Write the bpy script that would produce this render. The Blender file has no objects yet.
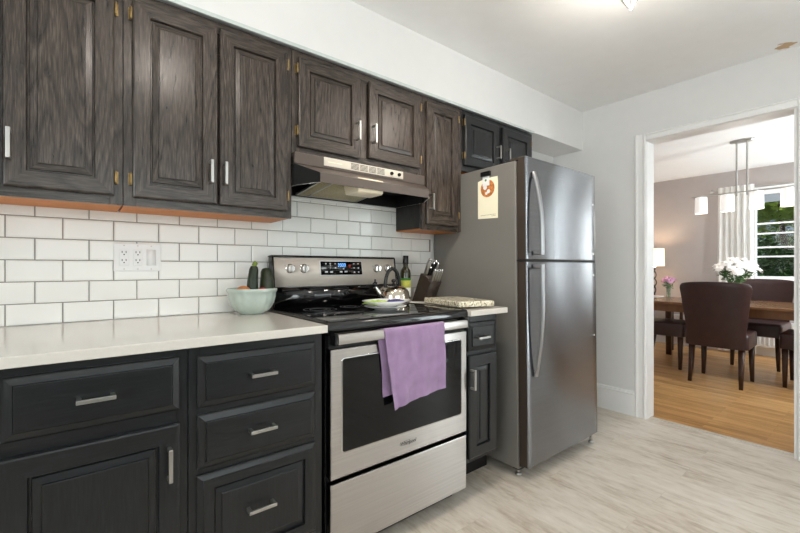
import bpy, bmesh, math, random
from mathutils import Vector, Matrix, noise
random.seed(7)
PI = math.pi
sc = bpy.context.scene
COL = sc.collection

# ------------------------------------------------------------------ camera
cam_d = bpy.data.cameras.new('camera'); cam = bpy.data.objects.new('camera', cam_d); COL.objects.link(cam)
YAW = math.radians(51.4244)
cam.location = (0, 0, 1.135)
cam.rotation_euler = (PI/2, 0, YAW - PI/2)
cam_d.sensor_fit = 'HORIZONTAL'; cam_d.sensor_width = 36.0
cam_d.lens = 402.06 * 36.0 / 800.0
cam_d.shift_y = 1.27 / 800.0
cam_d.clip_start = 0.02; cam_d.clip_end = 200
sc.camera = cam

# ------------------------------------------------------------------ world, exposure
w = bpy.data.worlds.new('sky'); sc.world = w; w.use_nodes = True
wn = w.node_tree; wn.nodes.clear()
wo = wn.nodes.new('ShaderNodeOutputWorld'); wb = wn.nodes.new('ShaderNodeBackground')
sky = wn.nodes.new('ShaderNodeTexSky'); sky.sky_type = 'HOSEK_WILKIE'; sky.turbidity = 5
sky.sun_direction = Vector((-0.2, -0.7, 0.7)).normalized()
wn.links.new(sky.outputs[0], wb.inputs[0]); wb.inputs[1].default_value = 2.2
wn.links.new(wb.outputs[0], wo.inputs[0])
sc.view_settings.view_transform = 'Standard'; sc.view_settings.look = 'None'
sc.view_settings.exposure = -0.33; sc.view_settings.gamma = 1.0; sc.view_settings.use_curve_mapping = False

def area(name, loc, rot, sx, sy, power, col=(1, 1, 1)):
    d = bpy.data.lights.new(name, 'AREA'); d.shape = 'RECTANGLE'; d.size = sx; d.size_y = sy
    d.energy = power; d.color = col
    o = bpy.data.objects.new(name, d); COL.objects.link(o); o.location = loc; o.rotation_euler = rot
    return o
# daylight outside the glass door, left window and an added rear window (area lamps point along local -Z)
area('fill_rear_window', (0.6, -1.98, 1.55), (PI/2, 0, 0), 2.2, 1.1, 32, (0.95, 0.975, 1.0))  # unseen lamp, added for even frontal light on the cabinets
area('daylight_glass_door', (3.62, -1.08, 1.15), (PI/2, 0, PI/2), 0.86, 1.95, 70, (0.92, 0.96, 1.0))
area('daylight_left_window', (-1.98, -0.3, 1.5), (PI/2, 0, -PI/2), 1.5, 1.2, 62, (0.96, 0.98, 1.0))
# daylight outside the dining side window; the corner lamp is added fill
area('daylight_dining_side', (4.995, -0.72, 1.5), (PI/2, 0, 0), 0.56, 1.4, 110, (0.92, 0.96, 1.0))
area('fill_dining_corner', (6.52, -0.72, 1.5), (PI/2, 0, 0), 0.60, 1.4, 118, (0.95, 0.97, 1.0))  # unseen lamp, added to brighten the dining room
sun_d = bpy.data.lights.new('sun', 'SUN'); sun_d.energy = 3.0; sun_d.angle = 0.02; sun_d.color = (1, .96, .9)
sun = bpy.data.objects.new('sun', sun_d); COL.objects.link(sun)
sun.rotation_mode = 'QUATERNION'; sun.rotation_quaternion = Vector((0.5, -0.22, -0.85)).to_track_quat('-Z', 'Y')
sc.cycles.max_bounces = 14; sc.cycles.diffuse_bounces = 9

# ------------------------------------------------------------------ materials
def lin(c):
    return tuple(((x/255)/12.92 if x/255 <= 0.04045 else ((x/255+0.055)/1.055)**2.4) for x in c)
def new_mat(name):
    m = bpy.data.materials.new(name); m.use_nodes = True
    nt = m.node_tree; b = nt.nodes['Principled BSDF']
    return m, nt, b
def N(nt, typ, **kw):
    n = nt.nodes.new(typ)
    for k, v in kw.items():
        if hasattr(n, k): setattr(n, k, v)
        else: n.inputs[k].default_value = v
    return n
def coords(nt, scale=(1, 1, 1), kind='Object', jitter=False):
    tc = N(nt, 'ShaderNodeTexCoord'); mp = N(nt, 'ShaderNodeMapping')
    mp.inputs['Scale'].default_value = scale
    if jitter:
        oi = N(nt, 'ShaderNodeObjectInfo'); mu = N(nt, 'ShaderNodeVectorMath', operation='SCALE')
        cb = N(nt, 'ShaderNodeCombineXYZ')
        for i in range(3): nt.links.new(oi.outputs['Random'], cb.inputs[i])
        nt.links.new(cb.outputs[0], mu.inputs[0]); mu.inputs['Scale'].default_value = 7.0
        ad = N(nt, 'ShaderNodeVectorMath', operation='ADD')
        nt.links.new(tc.outputs[kind], ad.inputs[0]); nt.links.new(mu.outputs[0], ad.inputs[1])
        nt.links.new(ad.outputs[0], mp.inputs['Vector'])
    else:
        nt.links.new(tc.outputs[kind], mp.inputs['Vector'])
    return mp.outputs[0]
def ramp(nt, stops):
    r = N(nt, 'ShaderNodeValToRGB'); e = r.color_ramp.elements
    e[0].position, e[0].color = stops[0][0], (*stops[0][1], 1)
    e[1].position, e[1].color = stops[-1][0], (*stops[-1][1], 1)
    for p, c in stops[1:-1]:
        x = e.new(p); x.color = (*c, 1)
    return r
def simple(name, rgb, rough=0.5, metal=0.0, var=0.06, scale=12, bump=0.0, bscale=60, coat=0, spec=0.5, sheen=0, emit=None, estr=0, trans=0, ior=1.45, alpha=1):
    """Plain material whose colour varies slightly with a noise texture."""
    m, nt, b = new_mat(name)
    c = lin(rgb)
    v = coords(nt)
    n = N(nt, 'ShaderNodeTexNoise'); n.inputs['Scale'].default_value = scale; n.inputs['Detail'].default_value = 4
    nt.links.new(v, n.inputs['Vector'])
    r = ramp(nt, [(0.3, tuple(x*(1-var) for x in c)), (0.7, tuple(min(1, x*(1+var)) for x in c))])
    nt.links.new(n.outputs['Fac'], r.inputs['Fac']); nt.links.new(r.outputs[0], b.inputs['Base Color'])
    b.inputs['Roughness'].default_value = rough; b.inputs['Metallic'].default_value = metal
    b.inputs['Specular IOR Level'].default_value = spec
    b.inputs['Coat Weight'].default_value = coat; b.inputs['Coat Roughness'].default_value = 0.08
    b.inputs['Sheen Weight'].default_value = sheen
    b.inputs['Transmission Weight'].default_value = trans; b.inputs['IOR'].default_value = ior
    if emit:
        b.inputs['Emission Color'].default_value = (*lin(emit), 1); b.inputs['Emission Strength'].default_value = estr
    if bump:
        n2 = N(nt, 'ShaderNodeTexNoise'); n2.inputs['Scale'].default_value = bscale; n2.inputs['Detail'].default_value = 5
        nt.links.new(v, n2.inputs['Vector'])
        bp = N(nt, 'ShaderNodeBump'); bp.inputs['Strength'].default_value = bump; bp.inputs['Distance'].default_value = 0.005
        nt.links.new(n2.outputs['Fac'], bp.inputs['Height']); nt.links.new(bp.outputs[0], b.inputs['Normal'])
    return m
def stained_oak(name, dark, mid, light, axis='z', rough=0.36, cath=1.0):
    """Dark stained oak: fine pores stretched along the grain plus cathedral arches."""
    m, nt, b = new_mat(name)
    s = {'z': (1, 1, 0.07), 'x': (0.07, 1, 1)}[axis]
    v = coords(nt, s, jitter=True)
    fine = N(nt, 'ShaderNodeTexNoise'); fine.inputs['Scale'].default_value = 300; fine.inputs['Detail'].default_value = 5
    nt.links.new(v, fine.inputs['Vector'])
    s2 = {'z': (1, 1, 0.13), 'x': (0.13, 1, 1)}[axis]
    v2 = coords(nt, s2, jitter=True)
    wv = N(nt, 'ShaderNodeTexNoise'); wv.inputs['Scale'].default_value = 5.5; wv.inputs['Detail'].default_value = 2
    nt.links.new(v2, wv.inputs['Vector'])
    mm = N(nt, 'ShaderNodeMath', operation='MULTIPLY'); mm.inputs[1].default_value = 22
    nt.links.new(wv.outputs['Fac'], mm.inputs[0])
    fr = N(nt, 'ShaderNodeMath', operation='FRACT'); nt.links.new(mm.outputs[0], fr.inputs[0])
    cat = ramp(nt, [(0.0, (0, 0, 0)), (0.25, (0.55,)*3), (0.8, (0.7,)*3), (1.0, (0.1,)*3)])
    nt.links.new(fr.outputs[0], cat.inputs['Fac'])
    mx = N(nt, 'ShaderNodeMix', data_type='FLOAT'); mx.inputs['Factor'].default_value = 0.26*cath
    nt.links.new(fine.outputs['Fac'], mx.inputs[2]); nt.links.new(cat.outputs[0], mx.inputs[3])
    r = ramp(nt, [(0.30, lin(dark)), (0.52, lin(mid)), (0.74, lin(light))])
    nt.links.new(mx.outputs[0], r.inputs['Fac']); nt.links.new(r.outputs[0], b.inputs['Base Color'])
    b.inputs['Roughness'].default_value = rough
    bp = N(nt, 'ShaderNodeBump'); bp.inputs['Strength'].default_value = 0.22; bp.inputs['Distance'].default_value = 0.0015
    nt.links.new(mx.outputs[0], bp.inputs['Height']); nt.links.new(bp.outputs[0], b.inputs['Normal'])
    return m
def brushed(name, rgb, rough=0.28, aniso=0.75, tangent=(0, 0, 1), streak=(2, 2, 260)):
    m, nt, b = new_mat(name)
    v = coords(nt, streak)
    n = N(nt, 'ShaderNodeTexNoise'); n.inputs['Scale'].default_value = 1.0; n.inputs['Detail'].default_value = 3
    nt.links.new(v, n.inputs['Vector'])
    c = lin(rgb)
    r = ramp(nt, [(0.3, tuple(x*0.93 for x in c)), (0.7, tuple(min(1, x*1.06) for x in c))])
    nt.links.new(n.outputs['Fac'], r.inputs['Fac']); nt.links.new(r.outputs[0], b.inputs['Base Color'])
    b.inputs['Metallic'].default_value = 1.0; b.inputs['Roughness'].default_value = rough
    b.inputs['Anisotropic'].default_value = aniso
    cb = N(nt, 'ShaderNodeCombineXYZ')
    for i in range(3): cb.inputs[i].default_value = tangent[i]
    nt.links.new(cb.outputs[0], b.inputs['Tangent'])
    return m

M = {}
M['wall'] = simple('wall_paint', (225, 225, 225), 0.6, var=0.01, bump=0.03, bscale=90)
M['ceil'] = simple('ceiling_paint', (240, 240, 240), 0.75, var=0.012)
M['trim'] = simple('trim_gloss_white', (238, 238, 238), 0.35, var=0.01)
M['greige'] = simple('greige_paint', (176, 168, 165), 0.65, var=0.015)
M['dceil'] = simple('dining_ceiling_paint', (238, 238, 238), 0.7, var=0.01)
M['tile'] = simple('white_glazed_tile', (236, 236, 233), 0.13, var=0.02, scale=3, bump=0.04, bscale=8)
M['grout'] = simple('grey_grout', (142, 136, 130), 0.85, var=0.08, scale=60)
M['quartz'] = simple('cream_quartz', (214, 208, 199), 0.16, var=0.02, scale=140, coat=0.3)
M['up_v'] = stained_oak('stained_oak_upright', (34, 28, 25), (64, 55, 49), (98, 87, 78), 'z', 0.27)
M['up_h'] = stained_oak('stained_oak_level', (34, 28, 25), (60, 52, 46), (88, 78, 70), 'x', 0.27)
M['lo_v'] = stained_oak('shaded_oak_upright', (15, 16, 17), (22, 24, 26), (35, 37, 40), 'z', 0.30, 0.8)  # same stain as the uppers, with their weaker light put into the colour
M['lo_h'] = stained_oak('shaded_oak_level', (15, 16, 17), (22, 24, 26), (35, 37, 40), 'x', 0.30, 0.8)
M['sidepanel'] = stained_oak('black_side_panel', (20, 18, 17), (38, 35, 33), (54, 50, 47), 'z', 0.45, 0.5)
M['orange'] = stained_oak('raw_orange_plywood', (184, 106, 34), (206, 124, 42), (220, 142, 56), 'x', 0.5, 0.5)
M['black'] = simple('black_enamel', (20, 20, 21), 0.25, var=0.1)
M['matblack'] = simple('matt_black', (16, 16, 17), 0.6, var=0.1)
M['glossblack'] = simple('black_ceramic_glass', (9, 9, 11), 0.05, var=0.1, coat=0.5)
M['ovenglass'] = simple('dark_oven_glass', (10, 10, 12), 0.05, var=0.1, spec=0.35)
M['steel'] = brushed('brushed_steel', (186, 181, 177), 0.32, 0.9)
M['panel'] = simple('panel_steel_baked_sheen', (212, 203, 193), 0.38, 0.15, var=0.03)  # steel's bright reflection put into a pale, barely metallic colour
M['handlesteel'] = simple('grey_handle_steel', (168, 168, 170), 0.3, 1.0, var=0.03)
M['steelf'] = brushed('brushed_steel_fridge', (134, 135, 138), 0.24, 0.85)
M['kettle'] = simple('kettle_steel', (196, 186, 172), 0.12, 1.0, var=0.05)
M['steelp'] = simple('polished_steel', (215, 214, 212), 0.14, 1.0, var=0.03)
M['nickel'] = simple('satin_nickel', (188, 186, 182), 0.32, 1.0, var=0.03)
M['hoodsteel'] = simple('dull_hood_enamel', (94, 84, 78), 0.36, 0.45, var=0.04)
M['hoodplate'] = simple('pale_control_plate', (206, 198, 184), 0.4, 0.2, var=0.02)
M['fridgeside'] = simple('grey_fridge_side', (124, 121, 116), 0.38, 0.15, var=0.02, bump=0.04, bscale=400)
M['gasket'] = simple('brown_grey_gasket', (58, 49, 41), 0.5, var=0.08)
M['brass'] = simple('worn_brass', (150, 126, 86), 0.38, 1.0, var=0.12, scale=80)
M['plastic'] = simple('white_plastic', (236, 236, 236), 0.35, var=0.01)
M['blind'] = simple('pale_blue_grey_blind', (150, 158, 166), 0.6, var=0.02)
M['slot'] = simple('dark_slot', (20, 20, 20), 0.6)
M['lens'] = simple('frosted_lens', (244, 230, 204), 0.4, var=0.03)
M['paper'] = simple('cream_paper', (240, 234, 208), 0.8, var=0.02)
M['towel'] = simple('lilac_terry', (160, 128, 168), 0.95, var=0.16, scale=20, bump=0.9, bscale=420, sheen=0.35)
M['bowl'] = simple('pale_green_glaze', (180, 193, 185), 0.22, var=0.07, scale=25, coat=0.3)
M['zuc'] = simple('zucchini_skin', (30, 42, 24), 0.35, var=0.35, scale=60)
M['zstem'] = simple('zucchini_stem', (128, 150, 62), 0.6, var=0.15)
M['potato'] = simple('brown_onion_skin', (182, 118, 70), 0.5, var=0.18, scale=30)
M['tomato'] = simple('red_tomato_skin', (176, 32, 38), 0.2, var=0.1)
M['oil'] = simple('dark_olive_glass', (44, 42, 16), 0.08, var=0.1, coat=0.6)
M['lab1'] = simple('yellow_green_label', (206, 204, 92), 0.6, var=0.2, scale=70)
M['lab2'] = simple('white_label', (238, 238, 230), 0.6)
M['lab3'] = simple('green_label', (70, 130, 60), 0.6)
M['block'] = simple('dark_walnut_block', (56, 46, 40), 0.4, var=0.2, scale=40)
M['board'] = None
M['cloth_g'] = simple('green_yellow_cloth', (168, 194, 92), 0.9, var=0.25, scale=60, bump=0.6, bscale=250)
M['cloth_b'] = simple('indigo_cloth', (66, 62, 118), 0.9, var=0.2, scale=60, bump=0.6, bscale=250)
M['china'] = simple('white_china', (240, 240, 238), 0.15, var=0.01, coat=0.4)
M['leather'] = simple('brown_leather', (60, 40, 38), 0.36, var=0.14, scale=14, bump=0.12, bscale=160)
M['legwood'] = simple('dark_walnut_leg', (62, 38, 26), 0.35, var=0.2, scale=30)
M['curtain'] = simple('white_linen', (248, 247, 244), 0.9, var=0.02, bump=0.15, bscale=300, sheen=0.2)
M['petalw'] = simple('white_petal', (250, 248, 246), 0.6, var=0.02)
M['petalp'] = simple('pink_petal', (206, 160, 192), 0.6, var=0.12, scale=60)
M['pollen'] = simple('flower_centre', (120, 60, 90), 0.7)
M['leaf'] = simple('leaf_green', (64, 100, 52), 0.5, var=0.35, scale=25)
M['leaf2'] = simple('bush_leaf', (120, 156, 90), 0.5, var=0.5, scale=2.5)
M['leaf3'] = simple('light_leaf', (190, 208, 100), 0.5, var=0.3, scale=3)
M['lamp'] = simple('lit_lamp_shade', (250, 232, 204), 0.8, emit=(255, 226, 182), estr=1.1)
M['shade'] = simple('lit_frosted_shade', (245, 245, 245), 0.3, emit=(255, 247, 238), estr=0.5)
M['bulb'] = simple('lit_bulb', (255, 250, 240), 0.3, emit=(255, 236, 205), estr=14)
M['grass'] = simple('lawn', (92, 118, 60), 0.9, var=0.3, scale=6)
M['siding'] = simple('cream_siding', (222, 212, 188), 0.7, var=0.04)
M['glow'] = simple('blue_display_digits', (90, 170, 255), 0.4, emit=(110, 180, 255), estr=2.2)
M['redglow'] = simple('red_display_mark', (190, 60, 50), 0.4, emit=(200, 60, 50), estr=0.4)
M['ink'] = simple('grey_ink', (90, 88, 86), 0.7)
M['pic1'] = simple('orange_brown_print', (190, 118, 60), 0.6, var=0.4, scale=90)
M['stem'] = simple('stem_green', (70, 110, 52), 0.6)
def glass_mat():
    m, nt, b = new_mat('clear_glass'); nt.nodes.remove(b); out = nt.nodes['Material Output']
    t = N(nt, 'ShaderNodeBsdfTransparent'); g = N(nt, 'ShaderNodeBsdfGlossy'); g.inputs['Roughness'].default_value = 0.02
    n = N(nt, 'ShaderNodeTexNoise'); n.inputs['Scale'].default_value = 3
    mr = N(nt, 'ShaderNodeMapRange'); mr.inputs['To Min'].default_value = 0.015; mr.inputs['To Max'].default_value = 0.03
    nt.links.new(n.outputs['Fac'], mr.inputs['Value'])
    t.inputs['Color'].default_value = (0.96, 0.985, 0.975, 1)
    mx = N(nt, 'ShaderNodeMixShader'); nt.links.new(mr.outputs[0], mx.inputs[0])
    nt.links.new(t.outputs[0], mx.inputs[1]); nt.links.new(g.outputs[0], mx.inputs[2]); nt.links.new(mx.outputs[0], out.inputs['Surface'])
    return m
M['glass'] = glass_mat()
def vase_mat():
    m, nt, b = new_mat('vase_glass'); 
    n = N(nt, 'ShaderNodeTexNoise'); n.inputs['Scale'].default_value = 20
    r = ramp(nt, [(0.3, (0.75, 0.86, 0.76)), (0.7, (0.86, 0.93, 0.86))]); nt.links.new(n.outputs['Fac'], r.inputs['Fac'])
    nt.links.new(r.outputs[0], b.inputs['Base Color']); b.inputs['Roughness'].default_value = 0.03
    b.inputs['Transmission Weight'].default_value = 0.9; b.inputs['IOR'].default_value = 1.3
    return m
M['vase'] = vase_mat()
def speckle():
    m, nt, b = new_mat('speckled_granite'); v = coords(nt)
    vo = N(nt, 'ShaderNodeTexVoronoi'); vo.inputs['Scale'].default_value = 150; nt.links.new(v, vo.inputs['Vector'])
    n = N(nt, 'ShaderNodeTexNoise'); n.inputs['Scale'].default_value = 90; n.inputs['Detail'].default_value = 6; nt.links.new(v, n.inputs['Vector'])
    mx = N(nt, 'ShaderNodeMath', operation='MULTIPLY'); 
    sp = N(nt, 'ShaderNodeSeparateColor'); nt.links.new(vo.outputs['Color'], sp.inputs[0])
    ad = N(nt, 'ShaderNodeMath', operation='ADD'); nt.links.new(sp.outputs[0], ad.inputs[0]); nt.links.new(n.outputs['Fac'], ad.inputs[1])
    mx.inputs[1].default_value = 0.6; nt.links.new(ad.outputs[0], mx.inputs[0])
    r = ramp(nt, [(0.25, lin((84, 76, 66))), (0.42, lin((168, 158, 134))), (0.6, lin((206, 196, 168))), (0.85, lin((236, 230, 210)))])
    nt.links.new(mx.outputs[0], r.inputs['Fac']); nt.links.new(r.outputs[0], b.inputs['Base Color']); b.inputs['Roughness'].default_value = 0.18
    return m
M['board'] = speckle()
def mesh_filter():
    m, nt, b = new_mat('greasy_mesh_filter'); v = coords(nt)
    vo = N(nt, 'ShaderNodeTexVoronoi'); vo.inputs['Scale'].default_value = 190; nt.links.new(v, vo.inputs['Vector'])
    r = ramp(nt, [(0.0, lin((120, 108, 80))), (0.6, lin((190, 178, 142)))]); nt.links.new(vo.outputs['Distance'], r.inputs['Fac'])
    nt.links.new(r.outputs[0], b.inputs['Base Color']); b.inputs['Metallic'].default_value = 0.6; b.inputs['Roughness'].default_value = 0.5
    bp = N(nt, 'ShaderNodeBump'); bp.inputs['Strength'].default_value = 0.8; bp.inputs['Distance'].default_value = 0.002
    nt.links.new(vo.outputs['Distance'], bp.inputs['Height']); nt.links.new(bp.outputs[0], b.inputs['Normal'])
    return m
M['filter'] = mesh_filter()
def plank_floor(name, stops, plank_w, plank_l, seam, rough, streak=1.0, seamfac=0.5, tone=0.25, fs=9, ystretch=7, dist=0.6):
    """Boards running along Y."""
    m, nt, b = new_mat(name)
    tc = N(nt, 'ShaderNodeTexCoord'); sx = N(nt, 'ShaderNodeSeparateXYZ'); nt.links.new(tc.outputs['Object'], sx.inputs[0])
    cb = N(nt, 'ShaderNodeCombineXYZ'); nt.links.new(sx.outputs['Y'], cb.inputs['X']); nt.links.new(sx.outputs['X'], cb.inputs['Y'])
    br = N(nt, 'ShaderNodeTexBrick'); br.offset = 0.37; br.inputs['Scale'].default_value = 1
    br.inputs['Brick Width'].default_value = plank_l; br.inputs['Row Height'].default_value = plank_w
    br.inputs['Mortar Size'].default_value = seam; br.inputs['Mortar Smooth'].default_value = 0.3; br.inputs['Bias'].default_value = 0
    br.inputs['Color1'].default_value = (0, 0, 0, 1); br.inputs['Color2'].default_value = (1, 1, 1, 1); br.inputs['Mortar'].default_value = (0.5, 0.5, 0.5, 1)
    nt.links.new(cb.outputs[0], br.inputs['Vector'])
    sc1 = N(nt, 'ShaderNodeVectorMath', operation='MULTIPLY'); sc1.inputs[1].default_value = (1, ystretch, 1)
    of = N(nt, 'ShaderNodeVectorMath', operation='ADD'); nt.links.new(cb.outputs[0], sc1.inputs[0]); nt.links.new(sc1.outputs[0], of.inputs[0])
    of2 = N(nt, 'ShaderNodeVectorMath', operation='SCALE'); of2.inputs['Scale'].default_value = 9*tone; nt.links.new(br.outputs['Color'], of2.inputs[0]); nt.links.new(of2.outputs[0], of.inputs[1])
    n = N(nt, 'ShaderNodeTexNoise'); n.inputs['Scale'].default_value = 2.2; n.inputs['Detail'].default_value = 8; n.inputs['Roughness'].default_value = 0.74; n.inputs['Distortion'].default_value = dist
    nt.links.new(of.outputs[0], n.inputs['Vector'])
    n2 = N(nt, 'ShaderNodeTexNoise'); n2.inputs['Scale'].default_value = fs; n2.inputs['Detail'].default_value = 4; nt.links.new(of.outputs[0], n2.inputs['Vector'])
    mx = N(nt, 'ShaderNodeMix', data_type='FLOAT'); mx.inputs['Factor'].default_value = 0.3
    nt.links.new(n.outputs['Fac'], mx.inputs[2]); nt.links.new(n2.outputs['Fac'], mx.inputs[3])
    sp = N(nt, 'ShaderNodeSeparateColor'); nt.links.new(br.outputs['Color'], sp.inputs[0])
    mr = N(nt, 'ShaderNodeMapRange'); mr.inputs['To Min'].default_value = -tone*0.35; mr.inputs['To Max'].default_value = tone*0.35
    nt.links.new(sp.outputs[0], mr.inputs['Value'])
    ad = N(nt, 'ShaderNodeMath', operation='ADD'); nt.links.new(mx.outputs[0], ad.inputs[0]); nt.links.new(mr.outputs[0], ad.inputs[1])
    r = ramp(nt, stops); nt.links.new(ad.outputs[0], r.inputs['Fac'])
    dk = N(nt, 'ShaderNodeMix', data_type='RGBA', blend_type='MULTIPLY')
    sf = N(nt, 'ShaderNodeMath', operation='MULTIPLY'); sf.inputs[1].default_value = seamfac; nt.links.new(br.outputs['Fac'], sf.inputs[0])
    nt.links.new(sf.outputs[0], dk.inputs['Factor']); nt.links.new(r.outputs[0], dk.inputs[6]); dk.inputs[7].default_value = (0.35, 0.3, 0.25, 1)
    nt.links.new(dk.outputs[2], b.inputs['Base Color']); b.inputs['Roughness'].default_value = rough
    return m
M['floor'] = plank_floor('pale_wood_look_vinyl', [(0.30, lin((146, 131, 114))), (0.41, lin((184, 171, 155))), (0.50, lin((203, 193, 180))), (0.66, lin((217, 209, 199)))], 0.18, 1.2, 0.0012, 0.40, seamfac=0.12, tone=0.04, ystretch=3.8, dist=0.35, fs=14)
M['oak'] = plank_floor('golden_oak_boards', [(0.25, lin((128, 90, 52))), (0.45, lin((182, 136, 84))), (0.6, lin((202, 158, 104))), (0.8, lin((216, 178, 126)))], 0.057, 0.9, 0.001, 0.28, seamfac=0.6, tone=0.35)
M['tabletop'] = plank_floor('table_wood', [(0.25, lin((80, 54, 36))), (0.45, lin((116, 82, 54))), (0.8, lin((150, 112, 78)))], 0.2, 3.0, 0.001, 0.2, seamfac=0.3, tone=0.2)
def ceiling_mat():
    m = M['ceil']; nt = m.node_tree; b = nt.nodes['Principled BSDF']
    src = b.inputs['Base Color'].links[0].from_socket
    tc = N(nt, 'ShaderNodeTexCoord'); mp = N(nt, 'ShaderNodeMapping'); mp.inputs['Location'].default_value = (-3.262*11, -0.437*12, 0); mp.inputs['Scale'].default_value = (11, 12, 0.01)
    nt.links.new(tc.outputs['Object'], mp.inputs['Vector'])
    nz = N(nt, 'ShaderNodeTexNoise'); nz.inputs['Scale'].default_value = 25; nt.links.new(tc.outputs['Object'], nz.inputs['Vector'])
    ln = N(nt, 'ShaderNodeVectorMath', operation='LENGTH'); nt.links.new(mp.outputs[0], ln.inputs[0])
    ad = N(nt, 'ShaderNodeMath', operation='ADD'); nt.links.new(ln.outputs['Value'], ad.inputs[0]); nt.links.new(nz.outputs['Fac'], ad.inputs[1])
    r = ramp(nt, [(0.9, (1, 1, 1)), (1.0, (0, 0, 0))]); nt.links.new(ad.outputs[0], r.inputs['Fac'])
    mx = N(nt, 'ShaderNodeMix', data_type='RGBA'); nt.links.new(r.outputs[0], mx.inputs['Factor'])
    nt.links.new(src, mx.inputs[6]); mx.inputs[7].default_value = (*lin((196, 166, 132)), 1)
    nt.links.new(mx.outputs[2], b.inputs['Base Color'])
ceiling_mat()

# ------------------------------------------------------------------ mesh helpers
def BM(): return bmesh.new()
def box(bm, x0, x1, y0, y1, z0, z1, bev=0, seg=2, mi=0):
    r = bmesh.ops.create_cube(bm, size=1.0)
    vs = r['verts']
    for v in vs:
        v.co = Vector((x0 + (v.co.x+.5)*(x1-x0), y0 + (v.co.y+.5)*(y1-y0), z0 + (v.co.z+.5)*(z1-z0)))
    fs = {f for v in vs for f in v.link_faces}
    for f in fs: f.material_index = mi
    if bev > 0:
        es = list({e for v in vs for e in v.link_edges})
        bev = min(bev, 0.49*min(abs(x1-x0), abs(y1-y0), abs(z1-z0)))
        bmesh.ops.bevel(bm, geom=es, offset=bev, segments=seg, profile=0.5, affect='EDGES')
    return vs
def loft(bm, loops, cap=True, closed=True, mi=0):
    rows = [[bm.verts.new(p) for p in L] for L in loops]
    n = len(rows[0])
    for a, b in zip(rows, rows[1:]):
        for i in range(n if closed else n-1):
            j = (i+1) % n
            try: f = bm.faces.new((a[i], a[j], b[j], b[i])); f.material_index = mi; f.smooth = True
            except ValueError: pass
    if cap:
        for L in (rows[0][::-1], rows[-1]):
            try: f = bm.faces.new(L); f.material_index = mi
            except ValueError: pass
    return rows
def lathe(bm, prof, cx=0, cy=0, cz=0, seg=32, cap=True, mi=0):
    loops = [[(cx + r*math.cos(2*PI*i/seg), cy + r*math.sin(2*PI*i/seg), cz + z) for i in range(seg)] for r, z in prof]
    return loft(bm, loops, cap, mi=mi)
def tube(bm, pts, rad, seg=10, mi=0, flat=None):
    pts = [Vector(p) for p in pts]; loops = []
    up = Vector((0, 0, 1))
    for i, p in enumerate(pts):
        d = (pts[min(i+1, len(pts)-1)] - pts[max(i-1, 0)]).normalized()
        ref = up if abs(d.dot(up)) < 0.95 else Vector((0, 1, 0))
        s = d.cross(ref).normalized(); t = s.cross(d).normalized()
        r = rad[i] if isinstance(rad, (list, tuple)) else rad
        r2 = r if flat is None else r*flat
        loops.append([p + s*r*math.cos(2*PI*k/seg) + t*r2*math.sin(2*PI*k/seg) for k in range(seg)])
    return loft(bm, loops, mi=mi)
def prism(bm, poly, axis, a, b, mi=0):
    def P(p, t):
        if axis == 'x': return (t, p[0], p[1])
        if axis == 'y': return (p[0], t, p[1])
        return (p[0], p[1], t)
    r = loft(bm, [[P(p, a) for p in poly], [P(p, b) for p in poly]], mi=mi)
    for f in bm.faces: pass
    return r
def ball(bm, c, r, seg=16, rings=10, sc_=(1, 1, 1), mi=0):
    res = bmesh.ops.create_uvsphere(bm, u_segments=seg, v_segments=rings, radius=1)
    for v in res['verts']:
        v.co = Vector((c[0]+v.co.x*r*sc_[0], c[1]+v.co.y*r*sc_[1], c[2]+v.co.z*r*sc_[2]))
    for f in {f for v in res['verts'] for f in v.link_faces}: f.smooth = True; f.material_index = mi
    return res['verts']
def wloc(o):
    v = Vector((0, 0, 0))
    while o: v += o.location; o = o.parent
    return v
def obj(name, bm, mats, parent=None, label=None, smooth=False, recalc=True, angle=35, loc=None):
    """Link bm (in world coordinates) as one mesh; below a thing its origin is the thing's base."""
    if recalc: bmesh.ops.recalc_face_normals(bm, faces=bm.faces)
    org = wloc(parent) if parent else Vector(loc if loc else (0, 0, 0))
    bmesh.ops.translate(bm, verts=bm.verts, vec=-org)
    me = bpy.data.meshes.new(name); bm.to_mesh(me); bm.free()
    if not isinstance(mats, (list, tuple)): mats = [mats]
    for m in mats: me.materials.append(m)
    if smooth:
        me.polygons.foreach_set('use_smooth', [True]*len(me.polygons))
        try: me.set_sharp_from_angle(angle=math.radians(angle))
        except Exception: pass
    o = bpy.data.objects.new(name, me); COL.objects.link(o)
    if parent: o.parent = parent
    elif loc: o.location = loc
    if label: o['label'] = label
    return o
def thing(name, label, cat, loc=(0, 0, 0), group=None):
    o = bpy.data.objects.new(name, None); COL.objects.link(o); o.location = loc; o.empty_display_size = 0.05
    o['label'] = label; o['category'] = cat
    if group: o['group'] = group
    return o
def tag(o, label, cat, group=None, kind=None):
    o['label'] = label; o['category'] = cat
    if group: o['group'] = group
    if kind: o['kind'] = kind
    return o
def struct(name, bm, mats, parent=None, smooth=False):
    o = obj(name, bm, mats, parent, smooth=smooth)
    if not parent: o['kind'] = 'structure'
    return o
def copy_tree(o, parent=None):
    c = o.copy(); COL.objects.link(c)
    if parent: c.parent = parent
    for ch in list(o.children): copy_tree(ch, c)
    return c

# ------------------------------------------------------------------ dimensions
YW = 1.962       # wall behind the counter
XE = 3.324       # wall with the doorway
YF = 1.7085      # upper face frames
ZC = 2.446       # ceiling
YB = 1.325       # base face frames
YR = -1.75; XL = -1.75
DX0, DX1, DY0, DY1 = 3.45, 6.93, -0.52, 2.95

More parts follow.
